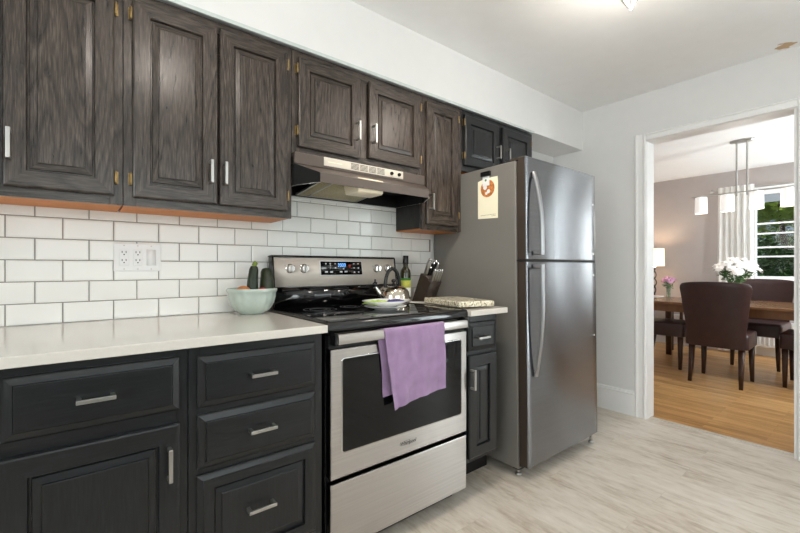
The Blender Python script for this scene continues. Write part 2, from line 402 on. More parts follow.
# ------------------------------------------------------------------ structure
b = BM(); box(b, XL-.12, 3.38, YR-.12, YW+.12, -0.1, 0.0); struct('floor', b, M['floor'])
b = BM(); box(b, 3.40, DX1+.12, DY0-.12, DY1+.12, -0.1, 0.0); struct('floor_dining', b, M['oak'])
b = BM(); box(b, 3.372, 3.404, 0.41, 1.20, -0.05, 0.006, .003); struct('trim_1', b, simple('pale_threshold_strip', (206, 200, 190), 0.35, 0.4))
b = BM(); box(b, XL-.12, 3.38, YR-.12, YW+.12, ZC, ZC+.1); struct('ceiling', b, M['ceil'])
b = BM(); box(b, 3.38, DX1+.12, DY0-.12, DY1+.12, ZC, ZC+.1); struct('ceiling_dining', b, M['dceil'])
b = BM(); box(b, XL-.12, XE+.06, YW, YW+.12, 0, ZC); struct('wall_back', b, M['wall'])
b = BM(); box(b, XL, XE, 1.6936, YW, 2.1275, ZC); struct('wall_soffit', b, M['wall'])
b = BM(); box(b, XL, 2.606, 1.686, 1.6936, 2.117, 2.134, .002); struct('trim_2', b, simple('grey_green_bead', (196, 204, 202), 0.4))
def wall_with_hole(name, mat, axis, p0, p1, a0, a1, holes, z1=ZC, mats=None):
    """Wall slab normal to axis with rectangular holes [(a, b, zlo, zhi)]."""
    b = BM(); cuts = sorted({a0, a1, *[h[0] for h in holes], *[h[1] for h in holes]})
    def bx(u0, u1, z0, zz):
        if zz - z0 < 1e-4: return
        if axis == 'x': box(b, p0, p1, u0, u1, z0, zz)
        else: box(b, u0, u1, p0, p1, z0, zz)
    for u0, u1 in zip(cuts, cuts[1:]):
        h = [h for h in holes if h[0] <= u0+1e-6 and h[1] >= u1-1e-6]
        if h: bx(u0, u1, 0, h[0][2]); bx(u0, u1, h[0][3], z1)
        else: bx(u0, u1, 0, z1)
    bmesh.ops.remove_doubles(b, verts=b.verts, dist=1e-5)
    return struct(name, b, mat)
wall_with_hole('wall_right', M['wall'], 'x', XE, 3.385, YR-.12, YW+.12, [(0.396, 1.212, 0, 2.093), (-1.54, -0.62, 0, 2.1)])
wall_with_hole('wall_dining_near', M['greige'], 'x', 3.386, 3.45, YR-.12, DY1, [(0.396, 1.212, 0, 2.093), (-1.54, -0.62, 0, 2.1)])
wall_with_hole('wall_rear', M['wall'], 'y', YR-.12, YR, XL, XE, [(-0.5, 1.7, 1.0, 2.1)])
wall_with_hole('wall_left', M['wall'], 'x', XL-.12, XL, YR-.12, YW, [(-1.05, 0.45, 0.95, 2.1)])
wall_with_hole('wall_far', M['greige'], 'x', DX1, DX1+.12, DY0-.12, DY1+.12, [(-0.22, 1.262, 0.98, 2.13)])
b = BM(); box(b, 3.45, DX1, DY1, DY1+.12, 0, ZC); struct('wall_dining_left', b, M['greige'])
wall_with_hole('wall_dining_right', M['greige'], 'y', DY0-.12, DY0, 3.45, DX1, [(4.72, 5.27, 0.8, 2.2), (6.22, 6.82, 0.8, 2.2)])

# door casing of the opening to the dining room: stepped moulding
def casing_v(b, y0, y1, z1, flip):
    """profile in (y, x) of a fluted casing, extruded in z"""
    wd = y1 - y0
    pr = [(0, 0), (0, .012), (.12, .017), (.2, .019), (.3, .013), (.42, .012), (.72, .012), (.82, .018), (.92, .018), (1, .010), (1, 0)]
    poly = [(XE - x, (y0 + t*wd) if not flip else (y1 - t*wd)) for t, x in pr]
    prism(b, poly, 'z', 0, z1)
b = BM(); casing_v(b, 1.203, 1.283, 2.138, True); casing_v(b, 0.312, 0.392, 2.138, False)
pr = [(0, 0), (0, .012), (.12, .017), (.2, .019), (.3, .013), (.42, .012), (.72, .012), (.82, .018), (.92, .018), (1, .010), (1, 0)]
loft(b, [[(XE - x, y, 2.138 - t*.055) for t, x in pr] for y in (0.392, 1.203)])
struct('trim_3', b, M['trim'], smooth=True)
b = BM(); box(b, XE-.002, 3.452, 1.200, 1.2115, 0, 2.0925); box(b, XE-.002, 3.452, 0.3965, 0.408, 0, 2.0925); box(b, XE-.002, 3.452, 0.408, 1.200, 2.081, 2.0925)
struct('trim_4', b, M['trim'])
def baseboard(name, x0, x1, y0, y1, h, nx, ny, mat):
    """straight run; nx, ny point into the room"""
    b = BM()
    pr = [(0, 0), (.014, 0), (.014, h*.84), (.018, h*.86), (.018, h*.89), (.010, h*.93), (.012, h*.96), (.004, h), (0, h)]
    loft(b, [[(x + nx*d, y + ny*d, z) for d, z in pr] for x, y in ((x0, y0), (x1, y1))])
    return struct(name, b, mat, smooth=True)
baseboard('baseboard_right', XE, XE, 1.281, YW, .19, -1, 0, M['trim'])
baseboard('baseboard_right_near', XE, XE, -0.53, 0.327, .19, -1, 0, M['trim'])
baseboard('baseboard_back', 2.66, XE-.02, YW, YW, .19, 0, -1, M['trim'])
baseboard('baseboard_far', DX1, DX1, DY0, DY1, .13, -1, 0, M['trim'])

# ---- tiled splashback: bevelled glazed tiles on a grout bed
b = BM(); TX, TZ = 0.1545, 0.0785
box(b, XL, 1.820, YW-.004, YW, 0.9295, 1.64, mi=1)
for r in range(0, 9):
    z0 = 0.9275 + r*TZ
    off = 0 if r % 2 == 0 else -TX/2
    k = -11
    while True:
        x0 = -0.2025 + k*TX + off; k += 1
        if x0 > 1.81: break
        x1 = min(x0 + TX, 1.8222)
        x0 = max(x0, XL)
        if x1 - x0 < .02: continue
        g = .0016; za, zb = z0+g, min(z0+TZ-g, 1.64); xa, xb = x0+g, x1-g
        if r == 0: za = .9305
        bv = .006
        L = [[(xa, YW-.004, za), (xb, YW-.004, za), (xb, YW-.004, zb), (xa, YW-.004, zb)],
             [(xa, YW-.0075, za), (xb, YW-.0075, za), (xb, YW-.0075, zb), (xa, YW-.0075, zb)],
             [(xa+.0025, YW-.0092, za+.0025), (xb-.0025, YW-.0092, za+.0025), (xb-.0025, YW-.0092, zb-.0025), (xa+.0025, YW-.0092, zb-.0025)],
             [(xa+bv, YW-.0098, za+bv), (xb-bv, YW-.0098, za+bv), (xb-bv, YW-.0098, zb-bv), (xa+bv, YW-.0098, zb-bv)]]
        # tiny individual tilt so that the glaze catches the light differently
        tl = random.uniform(-.0004, .0004); tl2 = random.uniform(-.0003, .0003)
        L = [[(x, y + (tl*(x-xa)/TX + tl2*(z-za)/TZ if i else 0), z) for x, y, z in R] for i, R in enumerate(L)]
        loft(b, L)
for f in b.faces: f.smooth = False
struct('wall_tiles', b, [M['tile'], M['grout']])
YT = YW - .010

# ------------------------------------------------------------------ windows and glass door of the setting
def window(name, axis, p0, p1, a0, a1, z0, z1, rails, muls, inner, label=None, bars=.03):
    """frame in the wall hole; sub meshes: sash bars and pane. axis = wall normal"""
    def bx(b, u0, u1, q0, q1, za, zb, bev=0):
        if axis == 'x': box(b, q0, q1, u0, u1, za, zb, bev)
        else: box(b, u0, u1, q0, q1, za, zb, bev)
    b = BM(); t = .045
    bx(b, a0, a0+t, p0, p1, z0, z1); bx(b, a1-t, a1, p0, p1, z0, z1); bx(b, a0+t, a1-t, p0, p1, z1-t, z1); bx(b, a0+t, a1-t, p0, p1, z0, z0+t)
    s = -1 if inner < 0 else 1
    i0 = p0 if s < 0 else p1
    c = .07
    for (u0, u1, za, zb) in ((a0-c, a0, z0-c, z1+c), (a1, a1+c, z0-c, z1+c), (a0, a1, z1, z1+c), (a0, a1, z0-c, z0)):
        bx(b, u0, u1, min(i0, i0+s*.018), max(i0, i0+s*.018), za, zb, .003)
    if z0 > .3: bx(b, a0-c-.02, a1+c+.02, min(i0, i0+s*.05), max(i0, i0+s*.05), z0-.02, z0+.005, .004)
    f = struct(name, b, M['trim'])
    mid = (p0+p1)/2
    b = BM()
    for z in rails: bx(b, a0+t, a1-t, mid-.02, mid+.02, z-bars/2, z+bars/2, .003)
    for u in muls: bx(b, u-.012, u+.012, mid-.016, mid+.016, z0+t, z1-t, .003)
    obj('window_sash', b, M['trim'], f)
    b = BM(); bx(b, a0+t, a1-t, mid+.004, mid+.008, z0+t, z1-t)
    obj('window_pane', b, M['glass'], f)
    return f
window('window_1', 'x', DX1, DX1+.12, -0.22, 1.262, 0.98, 2.13, [1.71, 1.58, 1.40, 1.28], [], -1, bars=.022)
b = BM(); box(b, 6.955, 6.985, -.17, 1.212, 1.985, 2.083, .003); obj('raised_blind', b, M['blind'], bpy.data.objects['window_1'])
window('window_2', 'y', DY0-.12, DY0, 4.72, 5.27, 0.8, 2.2, [1.25, 1.7], [4.995], 1)
window('window_added_corner', 'y', DY0-.12, DY0, 6.22, 6.82, 0.8, 2.2, [1.25, 1.7], [6.52], 1)  # unseen window, added as the opening for the corner fill lamp
window('window_added_rear', 'y', YR-.12, YR, -0.5, 1.7, 1.0, 2.1, [1.55], [0.05, 0.6, 1.15], 1)  # unseen window, added as the opening for the frontal fill lamp
window('window_4', 'x', XL-.12, XL, -1.05, 0.45, 0.95, 2.1, [1.52], [-0.3], 1)
fr = window('door_1', 'x', XE, 3.45, -1.54, -0.62, 0.0, 2.1, [0.25, 0.9, 1.5], [-1.08], -1)

# ------------------------------------------------------------------ cabinet building
def ring_panel(b, x0, x1, z0, z1, rings):
    """Concentric rectangles (inset, y) joined with mitres; horizontal strips take material 1."""
    rows = []
    for ins, y in rings:
        rows.append([b.verts.new(p) for p in ((x0+ins, y, z0+ins), (x1-ins, y, z0+ins), (x1-ins, y, z1-ins), (x0+ins, y, z1-ins))])
    for A, B in zip(rows, rows[1:]):
        for i in range(4):
            j = (i+1) % 4
            f = b.faces.new((A[i], A[j], B[j], B[i])); f.material_index = 1 if i in (0, 2) else 0
    f = b.faces.new(rows[-1]); g = b.faces.new(rows[0][::-1])
    return f, g
def door_rings(yf, t=.019, st=.052):
    return [(0, yf+t), (0, yf+.005), (.0015, yf+.002), (.006, yf), (st, yf), (st+.002, yf+.004), (st+.003, yf+.012), (st+.0075, yf+.012), (st+.009, yf+.0075),
            (st+.0255, yf+.0045), (st+.026, yf+.0065), (st+.0275, yf+.0065), (st+.028, yf+.001), (st+.030, yf+.0005)]
def slab_rings(yf, t=.019):
    return [(0, yf+t), (0, yf+.012), (.004, yf+.009), (.020, yf+.0035), (.0205, yf+.0055), (.0220, yf+.0055), (.0225, yf+.0005), (.024, yf)]
def tall_rings(yf, t=.019):
    return [(0, yf+t), (0, yf+.012), (.004, yf+.009), (.016, yf+.0035), (.0165, yf), (.044, yf), (.045, yf+.011), (.050, yf+.011), (.0515, yf+.0075),
            (.068, yf+.0035), (.0685, yf+.001), (.071, yf)]
def pull(b, c, L, vertical, yf, so=.030):
    cx, cz = c; h = .0052; d = .0055
    if vertical:
        box(b, cx-h, cx+h, yf-so-d, yf-so+.002, cz-L/2, cz+L/2, .0012)
        for s in (-1, 1): box(b, cx-h, cx+h, yf-so, yf, cz+s*(L/2-.006)-.005, cz+s*(L/2-.006)+.005, .001)
    else:
        box(b, cx-L/2, cx+L/2, yf-so-d, yf-so+.002, cz-h, cz+h, .0012)
        for s in (-1, 1): box(b, cx+s*(L/2-.006)-.005, cx+s*(L/2-.006)+.005, yf-so, yf, cz-h, cz+h, .001)
def hinge(parent, x, z, yf, side):
    """barrel at the door edge with its leaf on the face frame; side = -1 leaf to the left"""
    b = BM()
    r = lathe(b, [(.0, -.022), (.0025, -.0215), (.0035, -.019), (.0042, -.018), (.0042, .018), (.0035, .019), (.0025, .0215), (.0, .022)], x+side*.0045, yf+.004, z, 10)
    box(b, min(x+side*.003, x+side*.0125), max(x+side*.003, x+side*.0125), yf+.0165, yf+.0188, z-.021, z+.021, .0006)
    for s in (-1, 1): ball(b, (x+side*.0095, yf+.0165, z+s*.011), .0026, 8, 5, (1, .5, 1))
    obj('hinge', b, M['brass'], parent, smooth=True)
def upper_cabinet(label, x0, x1, z0, doors, V, Hh, mulls=(), underside=True, gapx=0.0):
    """doors: (xa, xb, za, zb, handle_x, handle_z, handle_len, hinge_side, hinge_zs)"""
    t = thing('wall_cabinet', label, 'cabinet', ((x0+x1)/2, YF+.12, z0), None)
    g = .0008
    b = BM()
    # carcass: two sides, top, back, recessed bottom
    box(b, x0+g, x0+.018, YF+.019, YT-.001, z0+.0065, 2.116); box(b, x1-.018, x1-g, YF+.019, YT-.001, z0+.0065, 2.116)
    box(b, x0+.018, x1-.018, YF+.019, YT-.001, 2.098, 2.116)
    obj('carcass', b, [M['sidepanel']], t, label='near-black side panels')
    b = BM(); box(b, x0+.003, x1-.003, YF+.0195, YT-.001, z0+.001, z0+.006); obj('underside', b, M['orange'], t, label='bare orange plywood underside')
    b = BM(); sw = .038
    def strip(xa, xb, za, zb, mi): box(b, xa, xb, YF, YF+.019, za, zb, .0008, 1, mi)
    strip(x0+g, x0+sw, z0, 2.116, 0); strip(x1-sw, x1-g, z0, 2.116, 0)
    strip(x0+sw, x1-sw, z0, z0+sw, 1); strip(x0+sw, x1-sw, 2.07, 2.116, 1)
    for m in mulls: strip(m-.02, m+.02, z0+sw, 2.07, 0)
    for xa, xb in [(x0+sw, x1-sw)]: box(b, xa, xb, YF+.012, YF+.019, z0+sw, 2.07, 0, 1, 0)
    obj('face_frame', b, [V, Hh], t)
    for xa, xb, za, zb, hx, hz, hl, hs, hzs in doors:
        b = BM(); ring_panel(b, xa, xb, za, zb, door_rings(YF-.0195))
        d = obj('door', b, [V, Hh], t)
        if hx is not None:
            b = BM(); pull(b, (hx, hz), hl, True, YF-.0195); obj('handle', b, M['nickel'], d, label='satin nickel bar handle')
        for hz_ in hzs: hinge(d, xb if hs > 0 else xa, hz_, YF-.0195, hs)
    return t
U, UH, L_, LH = M['up_v'], M['up_h'], M['lo_v'], M['lo_h']
upper_cabinet('tall dark oak wall cabinet at the left edge of the photo, above the outlet-side tiles', -0.52, 0.12, 1.355,
    [(-0.495, -0.190, 1.384, 2.085, -0.215, 1.508, .092, -1, (2.03, 1.45)), (-0.181, 0.094, 1.384, 2.085, -0.166, 1.508, .092, 1, (2.031, 1.447))], U, UH, (-.185,))
upper_cabinet('tall dark oak two-door wall cabinet immediately left of the range hood', 0.12, 0.742, 1.355,
    [(0.147, 0.427, 1.384, 2.085, 0.400, 1.507, .089, -1, (2.033, 1.448)), (0.436, 0.716, 1.384, 2.085, 0.452, 1.507, .089, 1, (2.034, 1.453))], U, UH)
upper_cabinet('short dark oak two-door wall cabinet directly above the range hood', 0.742, 1.524, 1.653,
    [(0.769, 1.100, 1.680, 2.083, 1.073, 1.808, .094, -1, (2.032, 1.753)), (1.150, 1.499, 1.692, 2.083, 1.170, 1.813, .094, 1, (2.037, 1.743))], U, UH, (1.125,))
upper_cabinet('narrow tall single-door dark oak wall cabinet between range hood and fridge', 1.524, 1.845, 1.355,
    [(1.546, 1.806, 1.384, 2.085, 1.567, 1.510, .091, 1, (2.039, 1.452))], U, UH)
upper_cabinet('short dark oak two-door wall cabinet above the refrigerator', 1.845, 2.606, 1.737,
    [(1.866, 2.197, 1.772, 2.085, 2.173, 1.898, .088, -1, (2.037, 1.832)), (2.240, 2.572, 1.772, 2.085, 2.274, 1.897, .086, 1, (2.037, 1.832))], L_, LH, (2.22,))  # darker oak copy carries the shade above the refrigerator

def base_cabinet(label, x0, x1, fronts, mulls_z, right_exposed=True, zbot=.15, toe=1.40):
    """fronts: (kind, name, xa, xb, za, zb, (hx, hz), length, vertical)"""
    t = thing('base_cabinet', label, 'cabinet', ((x0+x1)/2, 1.63, 0))
    b = BM(); g = .0008; zt = .900
    box(b, x0+g, x0+.018, YB+.019, YW-.005, zbot, zt); box(b, x1-.018, x1-g, YB+.019, YW-.005, zbot, zt)
    box(b, x0+.018, x1-.018, YB+.019, YW-.005, zbot, zbot+.018); box(b, x0+.018, x1-.018, YW-.02, YW-.005, zbot+.018, zt)
    obj('carcass', b, [L_], t)
    b = BM(); box(b, x0+.005, (x1-.005 if x1 < 1.6 else 1.836), toe, toe+.018, 0, zbot); box(b, x0+.005, x0+.02, toe+.018, YW-.01, 0, zbot); box(b, x1-.02, x1-.005, toe+.018, YW-.01, 0, zbot)
    obj('toe_kick', b, M['matblack'], t)
    b = BM(); sw = .03
    def strip(xa, xb, za, zb, mi): box(b, xa, xb, YB, YB+.019, za, zb, .0008, 1, mi)
    strip(x0+g, x0+sw, zbot, zt, 0); strip(x1-sw, x1-g, zbot, zt, 0)
    strip(x0+sw, x1-sw, zt-.04, zt, 1); strip(x0+sw, x1-sw, zbot, zbot+.04, 1)
    for z in mulls_z: strip(x0+sw, x1-sw, z-.018, z+.018, 1)
    box(b, x0+sw, x1-sw, YB+.012, YB+.019, zbot+.04, zt-.04)
    obj('face_frame', b, [L_, LH], t)
    for kind, nm, xa, xb, za, zb, hc, hl, vert in fronts:
        b = BM(); rg = {'door': door_rings, 'slab': slab_rings, 'tall': tall_rings}[kind](YB-.0195)
        f, gg = ring_panel(b, xa, xb, za, zb, rg)
        if kind == 'slab': f.material_index = 1
        d = obj(nm, b, [L_, LH], t)
        b = BM(); kx = .974 if xa < 1.4 or not vert else .997; pull(b, (hc[0]*kx, 1.135+(hc[1]-1.135)*.974), hl*.974, vert, YB-.0195, .028); obj('handle', b, M['nickel'], d, label='satin nickel bar handle')
    return t
base_cabinet('dark oak base cabinet left of the three-drawer one, beyond the left edge', -0.64, -0.19,
    [('slab', 'drawer', -0.615, -0.215, .722, .877, (-.415, .791), .086, False), ('door', 'door', -0.615, -0.215, .19, .685, (-.235, .564), .095, True)], (.703,))
base_cabinet('dark oak base cabinet at bottom left, one wide drawer over a door', -0.19, 0.252,
    [('slab', 'drawer', -0.144, 0.230, .722, .877, (0.035, .791), .084, False), ('door', 'door', -0.150, 0.228, .19, .685, (0.205, .565), .095, True)], (.703,))
base_cabinet('dark oak three-drawer base cabinet just left of the range', 0.252, 0.692,
    [('slab', 'drawer', 0.276, 0.662, .714, .870, (0.478, .784), .086, False), ('slab', 'drawer', 0.276, 0.662, .530, .693, (0.476, .602), .088, False),
     ('tall', 'drawer', 0.274, 0.662, .195, .511, (0.472, .345), .091, False)], (.703, .521))
base_cabinet('narrow dark oak base cabinet between range and refrigerator', 1.462, 1.700,
    [('slab', 'drawer', 1.470, 1.679, .728, .868, (1.588, .785), .088, False), ('door', 'door', 1.470, 1.679, .207, .706, (1.482, .583), .100, True)], (.717,), zbot=.183, toe=1.50)

def countertop(label, x0, x1):
    b = BM(); box(b, x0, x1, 1.287, YT-.0005, .9015, .9295, .003, 2)
    return tag(obj('countertop', b, M['quartz'], loc=((x0+x1)/2, 1.62, .9)), label, 'countertop')
countertop('long cream quartz countertop left of the range, under the outlet', -0.70, 0.697)
countertop('short cream quartz countertop between range and refrigerator', 1.4615, 1.745)

# unseen run behind the camera, added as a dark reflection for the oven glass
for x in (-.62, .05, .72):
    o = base_cabinet('added unseen dark oak base cabinet on the opposite wall, %s of three' % {-.62: 'nearest the left window', .05: 'in the middle', .72: 'nearest the doorway'}[x], 0, .66,
        [('slab', 'drawer', .025, .635, .722, .877, (.33, .791), .12, False), ('door', 'door', .025, .325, .19, .685, (.30, .564), .095, True), ('door', 'door', .335, .635, .19, .685, (.36, .564), .095, True)], (.703,))
    o.location = (x+.33, -1.42, 0); o.rotation_euler = (0, 0, PI)
b = BM(); box(b, -.64, 1.40, YR+.001, -1.07, .9015, .9295, .003, 2)
tag(obj('countertop', b, M['quartz'], loc=(.4, -1.4, .9)), 'added unseen cream quartz countertop on the opposite wall under the window', 'countertop')

# ------------------------------------------------------------------ range
def build_range():
    t = thing('kitchen_range', 'stainless steel electric range with black glass cooktop and lilac towel on its handle', 'stove', (1.085, 1.62, 0))
    x0, x1 = .716, 1.456
    b = BM(); box(b, x0, x1, 1.347, 1.925, .06, .885, .002)
    obj('body', b, M['black'], t)
    for fx in (.75, 1.42):
        for fy in (1.46, 1.88):
            b = BM(); lathe(b, [(.016, 0), (.016, .012), (.009, .015), (.009, .06)], fx, fy, 0, 14); obj('foot', b, M['matblack'], t)
    b = BM(); box(b, x0+.01, x1-.01, 1.40, 1.415, .004, .076); obj('drawer_shadow_strip', b, M['matblack'], t)  # black strip in place of the shadow under the drawer
    # cooktop glass with thick rounded front rim
    b = BM()
    poly = [(1.320, .884), (1.310, .890), (1.306, .908), (1.308, .924), (1.316, .933), (1.335, .936), (1.87, .936), (1.87, .884)]
    prism(b, poly, 'x', x0-.006, x1+.003)
    c = obj('cooktop', b, M['glossblack'], t, smooth=True, angle=50)
    b = BM()
    box(b, x0-.006, x0+.006, 1.325, 1.87, .9365, .9385, .0008); obj('cooktop_trim', b, M['black'], t)
    b = BM(); box(b, x1-.009, x1+.003, 1.325, 1.87, .9365, .9385, .0008); obj('cooktop_trim', b, M['black'], t)
    for cx, cy, r in ((.90, 1.47, .105), (.90, 1.74, .078), (1.27, 1.47, .08), (1.25, 1.74, .10), (1.085, 1.77, .05)):
        b = BM()
        for rr in (r, r*.62):
            loft(b, [[(cx+q*math.cos(a*PI/24), cy+q*math.sin(a*PI/24), z) for a in range(48)] for q, z in ((rr-.0012, .9362), (rr-.0012, .9366), (rr+.0012, .9366), (rr+.0012, .9362))], cap=False)
        obj('burner_ring', b, simple('grey_burner_print', (84, 84, 88), 0.4) if 'bp' not in M else M['bp'], t)
    # back guard
    b = BM(); prism(b, [(1.868, .936), (1.930, .936), (1.930, 1.185), (1.895, 1.185), (1.868, 1.04)], 'x', x0+.004, x1-.002)
    obj('back_guard', b, M['black'], t)
    b = BM(); prism(b, [(1.8585, .945), (1.8675, .945), (1.8675, 1.036), (1.8585, 1.036)], 'x', x0+.006, x1-.004); obj('back_glass', b, M['glossblack'], t)
    b = BM()
    b.free()
    for k in range(5):
        b = BM(); xa = .76+k*.14; box(b, xa, xa+.09, 1.857, 1.860, 1.024, 1.030)
        obj('vent_slot', b, M['slot'], t)
    def yg(z): return 1.862 + (z-1.045)*(1.884-1.862)/.14
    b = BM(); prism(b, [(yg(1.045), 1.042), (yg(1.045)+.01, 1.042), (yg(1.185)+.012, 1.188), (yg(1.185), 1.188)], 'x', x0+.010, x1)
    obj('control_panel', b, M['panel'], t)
    b = BM(); prism(b, [(yg(1.185)-.004, 1.186), (1.934, 1.186), (1.934, 1.193), (yg(1.185)+.006, 1.197), (yg(1.185)-.002, 1.193)], 'x', x0+.002, x1+.004)
    for xx in (x0+.002, x1-.002): prism(b, [(yg(1.045)-.003, 1.036), (1.90, 1.036), (1.92, 1.19), (yg(1.185)-.003, 1.19)], 'x', xx, xx+.008)
    obj('panel_surround', b, M['black'], t)
    # knobs
    for kx in (.805, .879, 1.322, 1.400):
        z = 1.131; y = yg(z)
        b = BM()
        loops = []
        for r, d in ((.0225, 0), (.0225, .006), (.0195, .008), (.0185, .022), (.0165, .025)):
            loops.append([(kx+r*math.cos(a*PI/16), y-d, z+r*math.sin(a*PI/16)) for a in range(32)])
        loft(b, loops)
        k = obj('knob', b, M['steelp'], t, smooth=True)
        b = BM(); box(b, kx-.004, kx+.004, y-.034, y-.024, z-.017, z+.017, .002); obj('grip', b, M['nickel'], k)
        b = BM(); box(b, kx-.010, kx+.010, y+.0085-.013, y-.002, z-.040, z-.037); box(b, kx-.006, kx+.006, y-.0045, y-.002, z-.046, z-.0435)
        for s in (-1, 1): box(b, kx+s*.024-.0012, kx+s*.024+.0012, y-.003, y-.001, z+.012, z+.015)
        obj('printed_mark', b, M['ink'], t)
    # display
    xa, xb, za, zb = .972, 1.222, 1.098, 1.168
    b = BM(); prism(b, [(yg(za)-.0025, za-.004), (yg(za)+.004, za-.004), (yg(zb)+.004, zb+.004), (yg(zb)-.0025, zb+.004)], 'x', xa-.004, xb+.004); obj('display_bezel', b, M['plastic'], t)
    b = BM(); prism(b, [(yg(za)-.0045, za), (yg(za)+.002, za), (yg(zb)+.002, zb), (yg(zb)-.0045, zb)], 'x', xa, xb); d = obj('display', b, M['glossblack'], t)
    def dot(bb, fx, fz, w_, h_):
        x = xa+(xb-xa)*fx; z = za+(zb-za)*fz; y = yg(z)-.0045
        box(bb, x-w_, x+w_, y-.0008, y+.0008, z-h_, z+h_)
    b = BM()
    for fx in (.42, .47, .52, .57):   # segment digits
        dot(b, fx, .84, .0032, .0012); dot(b, fx, .74, .0032, .0010); dot(b, fx, .62, .0032, .0012)
        dot(b, fx+.014, .73, .0010, .008)
    obj('display_digits', b, M['glow'], d)
    b = BM()
    for fx, fz in ((.22, .52), (.34, .52), (.22, .84), (.34, .84), (.80, .84), (.91, .84), (.80, .52), (.91, .52), (.80, .2), (.91, .2), (.12, .84)): dot(b, fx, fz, .0042, .0032)
    for fx, fz in ((.12, .22), (.24, .22), (.47, .22), (.59, .24)): dot(b, fx, fz, .0085, .0042)
    obj('display_buttons', b, simple('pale_button_print', (196, 196, 200), .5), d)
    b = BM(); dot(b, .69, .72, .0065, .0018); dot(b, .69, .60, .0050, .0018); obj('display_mark', b, M['redglow'], d)
    # oven door
    b = BM(); z0, z1 = .351, .832
    ya, yb2 = 1.310, 1.345
    box(b, x0+.004, x1-.002, ya, yb2, z0, z1, .004)
    dr = obj('oven_door', b, M['steel'], t)
    def rrect(xa, xb, za, zb, r, y, n=6):
        P = []
        for cx, cz, a0 in ((xb-r, zb-r, 0), (xa+r, zb-r, 90), (xa+r, za+r, 180), (xb-r, za+r, 270)):
            for i in range(n+1):
                a = math.radians(a0+90*i/n); P.append((cx+r*math.cos(a), y, cz+r*math.sin(a)))
        return P
    b = BM(); loft(b, [rrect(.764, 1.417, .440, .799, .014, ya+.001), rrect(.764, 1.417, .440, .799, .014, ya-.002), rrect(.768, 1.413, .444, .795, .011, ya-.0025)])
    obj('window_trim', b, M['steelp'], dr)
    b = BM(); loft(b, [rrect(.769, 1.412, .445, .794, .010, ya-.0015), rrect(.769, 1.412, .445, .794, .010, ya-.0032)])
    obj('oven_window', b, M['ovenglass'], dr)
    # lettering on the door
    cu = bpy.data.curves.new('lettering', 'FONT'); cu.body = 'Whirlpool'; cu.size = .021; cu.align_x = 'CENTER'; cu.align_y = 'CENTER'; cu.extrude = .0004; cu.shear = .25; cu.offset = .0003
    to = bpy.data.objects.new('lettering_source', cu); COL.objects.link(to); to.location = (1.088, ya-.0006, .397); to.rotation_euler = (PI/2, 0, 0)
    bpy.context.view_layer.update()
    dg = bpy.context.evaluated_depsgraph_get(); me = bpy.data.meshes.new_from_object(to.evaluated_get(dg))
    b = BM(); b.from_mesh(me); b.transform(to.matrix_world); bpy.data.objects.remove(to)
    # swoosh ring
    R = [(1.088+.047*math.cos(a*PI/20), .397+.009*math.sin(a*PI/20)) for a in range(8, 36)]
    for (xa_, za_), (xb_, zb_) in zip(R, R[1:]):
        vs = [b.verts.new(p) for p in ((xa_, ya-.0008, za_), (xb_, ya-.0008, zb_), (xb_, ya-.0008, zb_+.0012), (xa_, ya-.0008, za_+.0012))]
        b.faces.new(vs)
    obj('lettering', b, M['ink'], dr, recalc=False, label='dark maker lettering')
    # handle
    b = BM(); prism(b, [(1.294, .851), (1.285, .853), (1.282, .860), (1.282, .882), (1.285, .888), (1.294, .890), (1.297, .886), (1.297, .855)], 'x', x0+.022, x1-.026)
    hd = obj('oven_handle', b, M['steel'], dr, smooth=True, angle=40)
    b = BM()
    for s, xx in ((0, x0+.008), (1, x1-.025)):
        b = BM(); box(b, xx, xx+.014, 1.284, 1.330, .849, .891, .002); obj('handle_bracket', b, M['black'], hd)
    # dark vent channel between cooktop and door
    b = BM(); box(b, x0+.004, x1-.002, 1.325, 1.347, .833, .884); obj('vent_channel', b, M['matblack'], t)
    # warming drawer
    b = BM(); box(b, x0+.004, x1-.002, 1.311, 1.345, .078, .332, .004); dw = obj('storage_drawer', b, M['steel'], t)
    return t
build_range()

